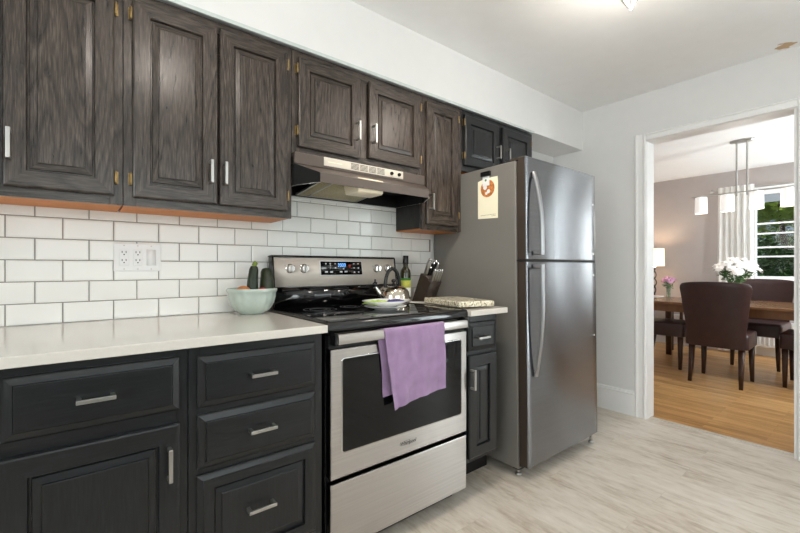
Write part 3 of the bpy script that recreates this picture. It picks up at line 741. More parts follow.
# ------------------------------------------------------------------ range hood
def build_hood():
    t = thing('range_hood', 'dull steel under-cabinet range hood over the cooktop', 'range hood', (1.13, 1.8, 1.50))
    z0, zl, zt = 1.502, 1.543, 1.600
    xb0, xb1, xf0, xf1, yf = .746, 1.520, .806, 1.436, 1.556
    b = BM()
    # sloping top and lip, tapered sides (thin shell)
    def q(*p):
        vs = [b.verts.new(x) for x in p]; return b.faces.new(vs)
    yk = 1.688; th = .004
    loft(b, [[(xb0, yk, zt), (xb1, yk, zt), (xb1, yk, zt-th), (xb0, yk, zt-th)], [(xf0, yf, zl), (xf1, yf, zl), (xf1, yf+th, zl-th), (xf0, yf+th, zl-th)],
             [(xf0, yf, z0), (xf1, yf, z0), (xf1, yf+th, z0), (xf0, yf+th, z0)]])
    for f in b.faces: f.smooth = False
    obj('canopy', b, M['hoodsteel'], t)
    b = BM()
    b.free()
    for xb, xf in ((xb0, xf0), (xb1, xf1)):
        b = BM()
        q((xb, yk, zt), (xf, yf, zl), (xf, yf, z0), (xb, yk, z0))
        q((xb, yk, zt), (xb, yk, z0), (xb, YT-.002, z0), (xb, YT-.002, zt))
        bmesh.ops.remove_doubles(b, verts=b.verts, dist=1e-5)
        bmesh.ops.solidify(b, geom=b.faces[:], thickness=.003)
        obj('side_panel', b, M['matblack'], t, label='black side panel')
    b = BM(); box(b, xb0, xb1, 1.684, 1.706, zt, 1.652, .002); box(b, xb0, xb1, 1.706, YT-.002, 1.63, 1.651)
    up = obj('upper_band', b, M['hoodsteel'], t)
    b = BM(); box(b, xb0+.004, xb1-.004, 1.69, YT-.003, 1.574, 1.578); box(b, xb0+.004, xb1-.004, YT-.014, YT-.003, 1.503, 1.575); obj('inner_pan', b, M['matblack'], t)
    b = BM()   # bright rolled edge round the bottom
    tube(b, [(xb0, YT-.004, z0), (xb0, yk, z0), (xf0, yf, z0)], .0022, 8)
    tube(b, [(xb1, YT-.004, z0), (xb1, yk, z0), (xf1, yf, z0)], .0022, 8)
    obj('rolled_edge', b, M['steelp'], t)
    # control plate
    b = BM(); box(b, .889, 1.362, 1.680, 1.6845, 1.611, 1.651, .0015); pl = obj('control_plate', b, M['hoodplate'], up, label='pale metal control plate with vents')
    b = BM()
    for g in range(4):
        xa = 1.035+g*.052
        for r in range(5): box(b, xa, xa+.046, 1.6792, 1.6804, 1.617+r*.0062, 1.6198+r*.0062)
    obj('vent_slots', b, M['slot'], up)
    b = BM(); box(b, .91, .95, 1.6792, 1.6802, 1.629, 1.632); box(b, .955, .985, 1.6792, 1.6802, 1.629, 1.632); obj('printed_mark', b, M['lens'], up)
    for kx in (1.282, 1.332):
        b = BM(); loft(b, [[(kx+r*math.cos(a*PI/10), 1.680-d, 1.630+r*math.sin(a*PI/10)) for a in range(20)] for r, d in ((.009, 0), (.009, .008), (.007, .011))])
        obj('knob', b, M['black'], up, smooth=True)
    # filter, light
    b = BM(); 
    x0, x1 = .870, 1.215
    prism(b, [(1.60, 1.540), (1.93, 1.508), (1.93, 1.513), (1.60, 1.545)], 'x', x0, x1); fl = obj('grease_filter', b, M['filter'], t, label='beige aluminium mesh filter')
    b = BM()
    for xx in (x0-.01, .925, x1): prism(b, [(1.5995, 1.537), (1.93, 1.505), (1.93, 1.516), (1.60, 1.548)], 'x', xx, xx+.010)
    box(b, x0, x1, 1.592, 1.600, 1.537, 1.548); box(b, x0, x1, 1.93, 1.936, 1.505, 1.516)
    obj('filter_frame', b, M['nickel'], fl)
    b = BM(); prism(b, [(1.566, 1.552), (1.566, 1.494), (1.576, 1.486), (1.68, 1.486), (1.70, 1.534)], 'x', 1.005, 1.145)
    obj('light_lens', b, M['lens'], t, label='cream plastic light cover')
    b = BM(); box(b, xb0+.01, xb1-.01, YT-.012, YT-.001, 1.489, 1.500, .003); obj('caulk_strip', b, M['plastic'], t)
build_hood()

# ------------------------------------------------------------------ refrigerator
def build_fridge():
    t = thing('refrigerator', 'tall stainless top-freezer refrigerator with curved door handles', 'refrigerator', (2.232, 1.60, 0))
    x0, x1 = 1.842, 2.608; zt = 1.722
    b = BM(); box(b, x0, x1, 1.290, 1.936, .045, zt-.012, .006); obj('cabinet', b, M['fridgeside'], t)
    b = BM(); box(b, x0+.01, x1-.01, 1.272, 1.291, .06, zt-.02); gk = obj('gasket', b, M['gasket'], t, label='brown-grey door gasket')
    b = BM(); box(b, x0+.004, x0+.06, 1.245, 1.33, zt-.012, zt+.002, .003); obj('hinge_cover', b, M['gasket'], t)
    b = BM(); box(b, x1-.06, x1-.004, 1.245, 1.33, zt-.012, zt+.002, .003); obj('hinge_cover', b, M['gasket'], t)
    b = BM(); box(b, x0+.02, x1-.02, 1.30, 1.34, .03, .075); obj('kick_grille', b, M['matblack'], t)
    def dpanel(z0, z1):
        b = BM()
        # gently bowed front, rounded vertical edges
        pts = []; n = 14
        for i in range(n+1):
            u = -1 + 2*i/n; x = (x0+x1)/2 + u*(x1-x0)/2
            y = 1.2255 + .0035*abs(u)**2.2
            pts.append((x, y))
        pts[0] = (x0, 1.2335); pts[-1] = (x1, 1.2335); pts.insert(1, (x0+.0012, 1.2302)); pts.insert(-1, (x1-.0012, 1.2302)); pts.insert(2, (x0+.005, 1.2288)); pts.insert(-2, (x1-.005, 1.2288))
        poly = pts + [(x1, 1.272), (x0, 1.272)]
        loops = []
        for dz, s in ((0, .004), (.004, 0), (z1-z0-.004, 0), (z1-z0, .004)):
            loops.append([(min(max(x, x0+s), x1-s), (y+s if y < 1.25 else y), z0+dz) for x, y in poly])
        loft(b, loops)
        return b
    fz = obj('freezer_door', dpanel(1.172, zt), M['steelf'], t, smooth=True, angle=30)
    fd = obj('fridge_door', dpanel(.068, 1.162), M['steelf'], t, smooth=True, angle=30)
    def handle(parent, za, zb, up):
        """arched bar: fixed at the far end, full stand-off near the door split"""
        b = BM(); hx = x0+.064; n = 22; loops = []
        for i in range(n+1):
            s = i/n; z = za+(zb-za)*s          # s=0 far end, s=1 near split
            off = .048*math.sin(min(s/.72, 1)*PI/2)**0.8 if s > 0 else 0
            y = 1.220 - off
            w_, d_ = .0145, .009
            loops.append([(hx+w_*math.cos(a*PI/6), y + d_*math.sin(a*PI/6), z) for a in range(12)])
        loft(b, loops)
        zc_ = zb; s = 1 if zb > za else -1
        box(b, hx-.0115, hx+.0115, 1.170, 1.226, min(zc_, zc_-s*.022), max(zc_, zc_-s*.022), .005)
        box(b, hx-.012, hx+.012, 1.210, 1.226, min(za-s*.004, za+s*.03), max(za-s*.004, za+s*.03), .005)
        obj('door_handle', b, M['handlesteel'], parent, smooth=True, angle=50)
    for p_, za_, zb_ in ((fz, 1.175, zt-.003), (fd, .071, 1.159)):
        for xa_, xb_ in ((x0-.0006, x0+.004), (x1-.004, x1+.0006)):
            b = BM(); box(b, xa_, xb_, 1.2345, 1.2725, za_, zb_, .0003, 1); obj('door_edge', b, M['gasket'], p_, label='brown-grey door edge')
    handle(fz, 1.640, 1.195, True); handle(fd, .548, 1.145, False)
    for p, zs in ((fz, (1.53, 1.215)), (fd, (1.08, .70))):
        for z in zs:
            b = BM(); ball(b, (x1-.045, 1.2225, z), .006, 12, 8, (1, .5, 1)); obj('screw_cap', b, M['plastic'], p)
    b = BM(); box(b, x0+.003, x1-.003, 1.232, 1.29, 1.1625, 1.1715); obj('centre_rail', b, M['slot'], t)
    for fx, fy in ((x0+.035, 1.315), (x1-.022, 1.262)):
        b = BM(); lathe(b, [(.017, 0), (.019, .006), (.017, .012), (.010, .016), (.010, .062)], fx, fy, 0, 16); f = obj('levelling_foot', b, M['nickel'], t, smooth=True)
    for fx in (x0+.05, x1-.05):
        b = BM(); loft(b, [[(fx+dx, 1.88+.022*math.cos(a*PI/10), .0225+.022*math.sin(a*PI/10)) for a in range(20)] for dx in (-.012, .012)]); obj('roller', b, M['matblack'], t)
    t.rotation_euler = (-0.011, 0, 0); t.location.z = .0035   # stands tilted slightly back on its feet
    return t
fridge = build_fridge()

# note held on the side of the refrigerator
t = thing('recipe_card', 'cream paper card with a round picture on the side of the refrigerator', 'note', (1.847, 1.49, 1.42))
b = BM()
poly = [(1.4245, 1.416), (1.5680, 1.422), (1.5690, 1.640), (1.515, 1.652), (1.4270, 1.652), (1.424, 1.62)]
prism(b, poly, 'x', 1.8395, 1.8408); cd = obj('card', b, M['paper'], t)
b = BM(); loft(b, [[(x, 1.497+.050*math.cos(a*PI/16), 1.592+.050*math.sin(a*PI/16)) for a in range(32)] for x in (1.8396, 1.8390)]); rp = obj('round_picture', b, M['pic1'], cd, label='round orange-brown printed picture')
b = BM()
for yy, zz, rr in ((1.515, 1.60, .014), (1.49, 1.575, .012), (1.505, 1.565, .009)): loft(b, [[(x, yy+rr*math.cos(a*PI/8), zz+rr*math.sin(a*PI/8)) for a in range(16)] for x in (1.8391, 1.8386)])
obj('picture_detail', b, M['plastic'], rp)
b = BM()
for k in range(10): box(b, 1.8392, 1.8398, 1.440+k*.011, 1.447+k*.011, 1.438, 1.4405)
for k in range(5): box(b, 1.8392, 1.8398, 1.440+k*.006, 1.4445+k*.006, 1.430, 1.432)
obj('printed_lines', b, M['ink'], cd)
t = thing('magnetic_clip', 'black magnetic clip with white tag holding the cream card', 'magnet', (1.842, 1.508, 1.66))
b = BM(); box(b, 1.824, 1.8388, 1.470, 1.540, 1.662, 1.690, .005); obj('clip_bar', b, M['black'], t)
b = BM(); box(b, 1.8355, 1.8388, 1.482, 1.532, 1.608, 1.662, .0015); tg = obj('tag', b, M['plastic'], t, label='small white tag with green emblem')
b = BM()
loft(b, [[(x, 1.507+.007*math.cos(a*PI/8), 1.640+.007*math.sin(a*PI/8)) for a in range(16)] for x in (1.8356, 1.8350)]); 
obj('emblem', b, M['lab3'], tg)

# ------------------------------------------------------------------ things on the counter
def outlet():
    t = thing('outlet_plate', 'white triple wall plate with two outlets and a rocker switch on the tiles', 'outlet', (.187, YT, 1.178))
    x0, x1, z0, z1 = .106, .268, 1.121, 1.233
    b = BM(); box(b, x0, x1, YT-.006, YT-.0002, z0, z1, .003); obj('plate', b, M['plastic'], t)
    for k in (0, 1):
        cx = x0+.034+k*.0465
        b = BM(); box(b, cx-.0165, cx+.0165, YT-.0078, YT-.005, 1.144, 1.210, .0015); r = obj('receptacle', b, M['plastic'], t)
        b = BM()
        for zc in (1.162, 1.194):
            box(b, cx-.0078, cx-.0052, YT-.0082, YT-.0075, zc, zc+.008); box(b, cx+.0052, cx+.0078, YT-.0082, YT-.0075, zc, zc+.008)
            loft(b, [[(cx+.0026*math.cos(a*PI/6), y, zc-.006+.0026*math.sin(a*PI/6)) for a in range(12)] for y in (YT-.0075, YT-.0082)])
        obj('socket_slots', b, M['slot'], r)
    cx = x0+.127
    b = BM(); prism(b, [(YT-.005, 1.144), (YT-.0095, 1.146), (YT-.0070, 1.177), (YT-.0090, 1.208), (YT-.005, 1.210)], 'x', cx-.0165, cx+.0165); obj('rocker_switch', b, M['plastic'], t)
    b = BM()
    for k in range(3):
        for z in (z0+.009, z1-.009): ball(b, (x0+.034+k*.0465, YT-.0062, z), .0022, 8, 5, (1, .4, 1))
    obj('screws', b, M['nickel'], t)
outlet()

def lobed(prof, cx, cy, cz, lobes, amp, seg=96):
    loops = []
    for r, z, k in prof:
        loops.append([(cx + r*(1+k*amp*abs(math.sin(lobes*PI*i/seg)))*math.cos(2*PI*i/seg), cy + r*(1+k*amp*abs(math.sin(lobes*PI*i/seg)))*math.sin(2*PI*i/seg), cz+z) for i in range(seg)])
    return loops
BX, BY, BZ = .607, 1.826, .930
b = BM()
loft(b, lobed([(.045, 0, 0), (.052, .001, 0), (.056, .006, .4), (.078, .022, 1), (.093, .048, 1), (.100, .076, 1), (.102, .094, .6), (.106, .098, 0), (.109, .106, 0), (.107, .113, 0), (.102, .114, 0), (.099, .108, 0), (.095, .08, 0), (.087, .048, 0), (.07, .022, 0), (.03, .010, 0)], BX, BY, BZ, 16, .03))
tag(obj('mixing_bowl', b, M['bowl'], smooth=True, angle=40, loc=(BX, BY, BZ)), 'pale green glazed fluted bowl of vegetables beside the range', 'bowl')
def zucchini(label, base, top, r, bend=(0, 0, 0), stem=True):
    A, B_ = Vector(base), Vector(top); t = thing('zucchini', label, 'vegetable', base)
    b = BM(); pts = []; rad = []
    for i in range(13):
        s = i/12; pts.append(A.lerp(B_, s) + Vector(bend)*math.sin(PI*s)); rad.append(r*(math.sin(PI*min(max(s, .03), .97))**.32 if s < .5 else (1-.22*(s-.5)*2)*(1 if s < .93 else .8)))
    tube(b, pts, rad, 10); obj('fruit', b, M['zuc'], t, smooth=True, angle=60)
    if stem:
        b = BM(); d = (B_-A).normalized(); tube(b, [B_, B_+d*.006, B_+d*.014+Vector((.004, 0, 0)), B_+d*.018+Vector((.009, 0, .001))], [r*.62, r*.42, r*.40, r*.46], 6); obj('stem', b, M['zstem'], t)
zucchini('zucchini with pale stem standing in the green bowl, the left one', (.612, 1.825, .965), (.622, 1.845, 1.140), .0255, (-.006, 0, 0))
zucchini('zucchini with dark blunt end leaning right in the green bowl', (.655, 1.80, .970), (.682, 1.856, 1.128), .0325, (.006, 0, 0), False)
b = BM(); ball(b, (.560, 1.800, 1.030), .029, 20, 14, (1.1, 1, .9)); tag(obj('onion', b, M['potato'], smooth=True, angle=80, loc=(.54, 1.805, 1.01)), 'brown onion at the left rim of the green bowl', 'vegetable')
b = BM(); ball(b, (.632, 1.768, 1.030), .022, 20, 14, (1.2, 1, .8)); tag(obj('tomato', b, M['tomato'], smooth=True, angle=80, loc=(.64, 1.765, 1.02)), 'red tomato at the right rim of the green bowl', 'vegetable')
b = BM(); ball(b, (.575, 1.852, .992), .030, 18, 12, (1, 1, .9)); tag(obj('potato', b, M['potato'], smooth=True, angle=80, loc=(.56, 1.855, .985)), 'brown potato low inside the green bowl behind the onion', 'vegetable')

# plates by the kettle
ZK = .9370
b = BM(); lathe(b, [(.045, 0), (.050, 0), (.053, .004), (.082, .012), (.100, .017), (.101, .0195), (.082, .016), (.05, .007), (.0, .007)], 1.135, 1.535, ZK, 48, cap=False)
tag(obj('plate', b, M['china'], smooth=True, angle=60, loc=(1.135, 1.535, ZK)), 'white plate on the cooktop underneath the shallow oval dish', 'plate')
b = BM(); rows = lathe(b, [(.001, .006), (.05, .006), (.058, .010), (.090, .020), (.124, .032), (.126, .0345), (.122, .0345), (.088, .025), (.05, .013), (.001, .012)], 1.155, 1.550, ZK+.008, 48, cap=True)
for v in b.verts: v.co.y = 1.550 + (v.co.y-1.550)*.78
tag(obj('shallow_dish', b, M['china'], smooth=True, angle=60, loc=(1.155, 1.55, ZK+.01)), 'white shallow oval dish stacked on the plate, holding two folded cloths', 'dish')
def rag(name, label, cx, cy, z, sx, sy, mat, seed, rot=0):
    b = BM(); n = 14; random.seed(seed)
    vs = []
    def h(i, j):
        u, v = i/n, j/n
        e = min(u, 1-u, v, 1-v)
        return z + .012*min(1, e*6) + .006*noise.noise(Vector((u*5+seed, v*5, 0)))
    top = [[None]*(n+1) for _ in range(n+1)]; bot = [[None]*(n+1) for _ in range(n+1)]
    for i in range(n+1):
        for j in range(n+1):
            dx = (i/n-.5)*sx*(1+.12*noise.noise(Vector((j*.3, seed, 0)))); dy = (j/n-.5)*sy*(1+.12*noise.noise(Vector((i*.3, seed, 4))))
            x = cx+dx*math.cos(rot)-dy*math.sin(rot); y = cy+dx*math.sin(rot)+dy*math.cos(rot)
            top[i][j] = b.verts.new((x, y, h(i, j))); bot[i][j] = b.verts.new((x, y, z-.001))
    for i in range(n):
        for j in range(n):
            b.faces.new((top[i][j], top[i+1][j], top[i+1][j+1], top[i][j+1])); b.faces.new((bot[i][j], bot[i][j+1], bot[i+1][j+1], bot[i+1][j]))
    for k in range(n):
        for q in ((top[k][0], bot[k][0], bot[k+1][0], top[k+1][0]), (top[k+1][n], bot[k+1][n], bot[k][n], top[k][n]), (top[0][k+1], bot[0][k+1], bot[0][k], top[0][k]), (top[n][k], bot[n][k], bot[n][k+1], top[n][k+1])): b.faces.new(q)
    return tag(obj(name, b, mat, smooth=True, angle=70, loc=(cx, cy, z)), label, 'cloth')
rag('folded_cloth', 'crumpled yellow-green cloth in the white dish', 1.100, 1.560, ZK+.030, .105, .085, M['cloth_g'], 3, .2)
rag('folded_cloth', 'small indigo cloth in the white dish beside the kettle', 1.205, 1.545, ZK+.030, .085, .080, M['cloth_b'], 9, -.2)

def kettle():
    cx, cy, z = 1.312, 1.700, ZK
    t = thing('kettle', 'polished steel kettle with black arched handle on the cooktop', 'kettle', (cx, cy, z))
    b = BM(); lathe(b, [(.001, 0), (.080, 0), (.086, .004), (.087, .012), (.086, .050), (.081, .072), (.068, .090), (.046, .101), (.030, .104), (.001, .106)], cx, cy, z, 40); obj('body', b, M['kettle'], t, smooth=True, angle=50)
    b = BM(); lathe(b, [(.032, .104), (.031, .108), (.020, .112), (.006, .114), (.006, .120), (.011, .124), (.012, .131), (.008, .137), (.001, .138)], cx, cy, z, 24); 
    ld = obj('lid', b, M['black'], t, smooth=True, angle=50, label='black lid knob')
    b = BM(); sd = Vector((-.78, .2, 0)).normalized(); p = Vector((cx, cy, z))
    tube(b, [p+sd*.070+Vector((0, 0, .052)), p+sd*.086+Vector((0, 0, .070)), p+sd*.098+Vector((0, 0, .088)), p+sd*.104+Vector((0, 0, .098))], [.019, .016, .012, .011], 14); sp = obj('spout', b, M['steelp'], t, smooth=True, angle=60)
    b = BM(); e = p+sd*.105+Vector((0, 0, .1)); tube(b, [e, e+Vector((0, 0, .014)), e+sd*-.004+Vector((0, 0, .024))], [.0135, .0145, .009], 12); box(b, e.x-.004, e.x+.004, e.y-.004, e.y+.004, e.z+.02, e.z+.038, .002); obj('spout_cap', b, M['black'], sp, label='black whistle cap')
    b = BM(); pts = []
    for i in range(21):
        a = PI*(-.04 + 1.08*i/20); pts.append(p + Vector((.78, -.2, 0)).normalized()*(.041*math.cos(a)) + Vector((-.008, 0, .096+.097*math.sin(a))))
    tube(b, pts, [.007 if i in (0, 20) else .0095 for i in range(21)], 10); obj('handle', b, M['black'], t, smooth=True, angle=60)
kettle()

def bottle():
    cx, cy, z = 1.553, 1.893, .930
    t = thing('oil_bottle', 'dark olive oil bottle behind the kettle', 'bottle', (cx, cy, z))
    b = BM(); sq = []
    prof = [(.030, 0), (.032, .004), (.032, .172), (.029, .190), (.019, .205), (.0155, .213), (.0155, .245)]
    lathe(b, prof, cx, cy, z, 28); obj('glass_body', b, M['oil'], t, smooth=True, angle=50)
    b = BM(); lathe(b, [(.0175, .228), (.0180, .232), (.0180, .276), (.016, .279)], cx, cy, z, 20); obj('cap', b, M['black'], t, smooth=True)
    b = BM(); lathe(b, [(.0323, .030), (.0327, .031), (.0327, .085), (.0323, .086)], cx, cy, z, 28, cap=False); obj('label_band', b, M['lab2'], t)
    b = BM(); lathe(b, [(.0323, .0865), (.0327, .087), (.0327, .128), (.0323, .129)], cx, cy, z, 28, cap=False); obj('label_picture', b, M['lab1'], t, label='yellow-green label')
    b = BM(); lathe(b, [(.0323, .1295), (.0327, .130), (.0327, .142), (.0323, .143)], cx, cy, z, 28, cap=False); obj('label_top', b, M['lab3'], t)
bottle()

# knife block: slanted block with slots; knives are things of their own
def knife_block():
    cx, cy, z = 1.672, 1.835, .930
    yaw = math.radians(8)
    R = Matrix.Translation((cx, cy, z)) @ Matrix.Rotation(yaw, 4, 'Z') @ Matrix.Diagonal((.92, .95, .93, 1))
    t = thing('knife_block', 'dark wooden knife block on the short counter beside the refrigerator', 'knife block', (cx, cy, z))
    # local: x = width, y = depth; block leans away (top towards +y / up)
    b = BM()
    wd = .058
    prism(b, [(-.020, 0), (.078, 0), (.002, .185), (-.055, .161), (-.062, .137), (-.082, .128)], 'x', -wd, wd)
    bmesh.ops.bevel(b, geom=b.edges[:], offset=.0025, segments=2, affect='EDGES')
    b.transform(R); obj('block', b, M['block'], t)
    b = BM(); prism(b, [(-.0305, .018), (-.0285, .018), (-.0325, .027), (-.0345, .027)], 'x', -.026, .026); b.transform(R); obj('name_plate', b, M['steelp'], t, label='small steel plate')
    return R
KR = knife_block()
def knife(label, lx, ly, lz, L, w_, mat, steel_butt=True):
    """handle rising out of the slanted top of the block along its slot"""
    t = thing('knife', label, 'knife', tuple(KR @ Vector((lx, ly, lz))), 'knives in the block')
    d = Vector((0, -.42, 1)).normalized()
    b = BM(); n = 6; loops = []
    side = Vector((1, 0, 0)); fwd = side.cross(d)
    A = Vector((lx, ly, lz))
    for s, k in ((-.05, .6), (0, .8), (.12, 1), (.5, .92), (.85, 1.05), (1, .8)):
        c0 = A + d*L*s
        w_ *= 1.0
        loops.append([c0 + side*(w_*.62*k*math.cos(a*PI/5)) + fwd*(w_*k*math.sin(a*PI/5)) for a in range(10)])
    loft(b, loops); b.transform(KR); obj('handle', b, mat, t, smooth=True, angle=60)
    b = BM(); c0 = A + d*L*1.0; loops = []
    for s in (-.004, .007, .010):
        c1 = c0 + d*s; kk = .95 if s < .009 else .7
        loops.append([c1 + side*(w_*.6*kk*math.cos(a*PI/5)) + fwd*(w_*kk*math.sin(a*PI/5)) for a in range(10)])
    loft(b, loops); b.transform(KR); obj('end_cap', b, M['steelp'], t, smooth=True)
hm = simple('black_knife_handle', (26, 24, 24), .35)
knife('large steel-handled knife sticking highest from the block, at its left', -.040, -.022, .176, .100, 0.0156, M['nickel'])
knife('black-handled knife second from left in the top row of the block', -.014, -.024, .176, .050, 0.0137, hm)
knife('black-handled knife in the middle of the top row of the block', .008, -.022, .177, .080, 0.0144, hm)
knife('tall black-handled knife near the right of the top row of the block', .029, -.020, .178, .092, 0.0144, hm)
knife('steel-handled knife at the right end of the top row of the block', .049, -.026, .175, .080, 0.0125, M['nickel'])
for i, nm in enumerate(('first', 'second', 'third', 'fourth')):
    knife('small steel steak knife, %s from left in the lower row of the block' % nm, -.036+i*.024, -.071, .134, .074, .0105, M['nickel'])

# granite board bridging counter and cooktop corner
b = BM(); box(b, -.110, .110, -.175, .175, 0, .028, .006, 3)
b.transform(Matrix.Translation((1.598, 1.505, .9392)) @ Matrix.Rotation(math.radians(-13), 4, 'Z'))
tag(obj('cutting_board', b, M['board'], loc=(1.598, 1.505, .9392)), 'speckled beige stone cutting board beside the knife block', 'cutting board')
# small white spoon rest
b = BM(); tube(b, [(1.50, 1.80, .934), (1.53, 1.77, .9345), (1.58, 1.73, .936), (1.605, 1.70, .936)], [.006, .004, .004, .008], 10, flat=.45); 
tag(obj('spoon', b, M['china'], smooth=True, loc=(1.53, 1.77, .932)), 'small white spoon lying between bottle and knife block', 'spoon')

# towel over the oven handle
def towel():
    t = thing('dish_towel', 'lilac terry towel hanging over the oven handle', 'towel', (1.10, 1.285, .58))
    def sheet(x0a, x1a, x0b, x1b, prof, seed, tear, amp=1.0):
        """prof: (y, z) path; width runs from top pair to bottom pair"""
        b = BM(); nx = 34; ns = len(prof); F = []; Bk = []
        for k, (y, z) in enumerate(prof):
            s = k/(ns-1); row = []; rowb = []
            for i in range(nx+1):
                u = i/nx; xa = x0a+(x0b-x0a)*s; xb = x1a+(x1b-x1a)*s
                fold = .007*s*math.sin(u*9+seed+s*1.2)+.0035*s*math.sin(u*23+seed*2-s*2)+.006*noise.noise(Vector((u*5, s*4, seed)))+.003*noise.noise(Vector((u*14, s*10, seed)))
                zz = z + tear(u)*s**1.4
                x = xa+(xb-xa)*u + .003*math.sin(s*7+seed)
                row.append((x, y-abs(fold)*amp-.0008, zz)); rowb.append((x, y-abs(fold)*amp+.0022, zz))
            F.append(row); Bk.append(rowb)
        fv = [[b.verts.new(p) for p in r] for r in F]; bv = [[b.verts.new(p) for p in r] for r in Bk]
        for k in range(ns-1):
            for i in range(nx):
                b.faces.new((fv[k][i], fv[k][i+1], fv[k+1][i+1], fv[k+1][i])); b.faces.new((bv[k][i], bv[k+1][i], bv[k+1][i+1], bv[k][i+1]))
        for i in range(nx):
            b.faces.new((fv[0][i+1], fv[0][i], bv[0][i], bv[0][i+1])); b.faces.new((fv[-1][i], fv[-1][i+1], bv[-1][i+1], bv[-1][i]))
        for k in range(ns-1):
            b.faces.new((fv[k][0], fv[k+1][0], bv[k+1][0], bv[k][0])); b.faces.new((fv[k+1][nx], fv[k][nx], bv[k][nx], bv[k+1][nx]))
        return b
    prof = [(1.2995, .888), (1.2985, .8925), (1.293, .8945), (1.285, .8925), (1.2812, .888), (1.2800, .882)] + [(1.2795-.001*k/13, .882-(.882-.606)*k/15) for k in range(1, 16)]
    b = sheet(.932, 1.277, .985, 1.270, prof, 1.3, lambda u: -.030+.026*u-.012*(1-u)**3)
    obj('front_flap', b, M['towel'], t, smooth=True, angle=80)
    prof = [(1.3005, .889)] + [(1.3005+.003*k/12, .889-(.889-.615)*k/12) for k in range(1, 13)]
    b = sheet(.926, 1.24, .955, 1.23, prof, 4.1, lambda u: .02*u, .2)
    obj('back_flap', b, M['towel'], t, smooth=True, angle=80)
towel()

# ceiling spotlight, its lower tip inside the frame
def spot(label, x, y, tx, ty, aimed=False):
    t = thing('ceiling_spotlight', label, 'ceiling light', (x, y, ZC))
    b = BM(); lathe(b, [(.058, -.0005), (.058, -.012), (.05, -.02), (.012, -.024), (.008, -.03), (.008, -.07)], x, y, ZC, 28); obj('ceiling_mount', b, M['nickel'], t, smooth=True)
    d = Vector((tx, ty, -1)).normalized(); p = Vector((x, y, ZC-.065))
    d = Vector((0, 0, -1))
    b = BM(); tube(b, [p, p+d*.012, p+d*.02, p+d*.05, p+d*.09, p+d*.128, p+d*.132], [.012, .052, .055, .046, .026, .004, .001], 24); sh = obj('glass_cone', b, M['shade'], t, smooth=True)
    for k in range(4):
        a = math.radians(200+90*k); e = Vector((math.cos(a), math.sin(a), 0))
        b = BM(); tube(b, [p+d*.018+e*.057, p+d*.05+e*.048, p+d*.09+e*.028, p+d*.130+e*.004], [.006, .006, .005, .003], 8); obj('rib', b, M['nickel'], t, smooth=True)
    d = Vector((tx, ty, -1)).normalized()
    l = bpy.data.lights.new('spotlight_bulb', 'POINT'); l.energy = 9; l.color = (1, .90, .80); l.shadow_soft_size = .06
    if aimed:
        l.type = 'SPOT'; l = bpy.data.lights[l.name]; l.energy = 48; l.spot_size = math.radians(120); l.spot_blend = 1.0
    lo = bpy.data.objects.new('spotlight_bulb', l); COL.objects.link(lo); lo.parent = t
    q = p + Vector((0, 0, -.155)) - Vector((x, y, ZC)); lo.location = q; lo.rotation_mode = 'QUATERNION'; lo.rotation_quaternion = d.to_track_quat('-Z', 'Y')
    return t
spot('pointed glass ceiling light whose tip shows at the top edge of the photo', 1.86, .735, .0, .35)
spot('pointed glass ceiling light above the range, beyond the top edge', 1.15, 1.10, .35, .30, True)
spot('pointed glass ceiling light above the left counter, beyond the top edge', 0.35, .80, .0, .55)

# ------------------------------------------------------------------ dining room
def dining_table():
    t = thing('dining_table', 'long dark wooden dining table with white flowers on it', 'table', (5.60, 1.13, 0))
    x0, x1, y0, y1 = 5.12, 6.08, .33, 1.96
    b = BM(); box(b, x0, x1, y0, y1, .725, .755, .006, 3); obj('tabletop', b, M['tabletop'], t)
    b = BM()
    for (a, c, d, e) in ((x0+.05, x0+.072, y0+.1, y1-.1), (x1-.072, x1-.05, y0+.1, y1-.1)): box(b, a, c, d, e, .645, .725, .002)
    for (d, e) in ((y0+.05, y0+.072), (y1-.072, y1-.05)): box(b, x0+.1, x1-.1, d, e, .645, .725, .002)
    obj('apron', b, M['tabletop'], t)
    for fx in (x0+.038, x1-.038):
        for fy in (y0+.038, y1-.038):
            b = BM(); s0, s1 = .032, .027
            loft(b, [[(fx-s, fy-s, z), (fx+s, fy-s, z), (fx+s, fy+s, z), (fx-s, fy+s, z)] for s, z in ((s1, 0), (s0, .62), (s0, .725))])
            obj('leg', b, M['legwood'], t)
dining_table()
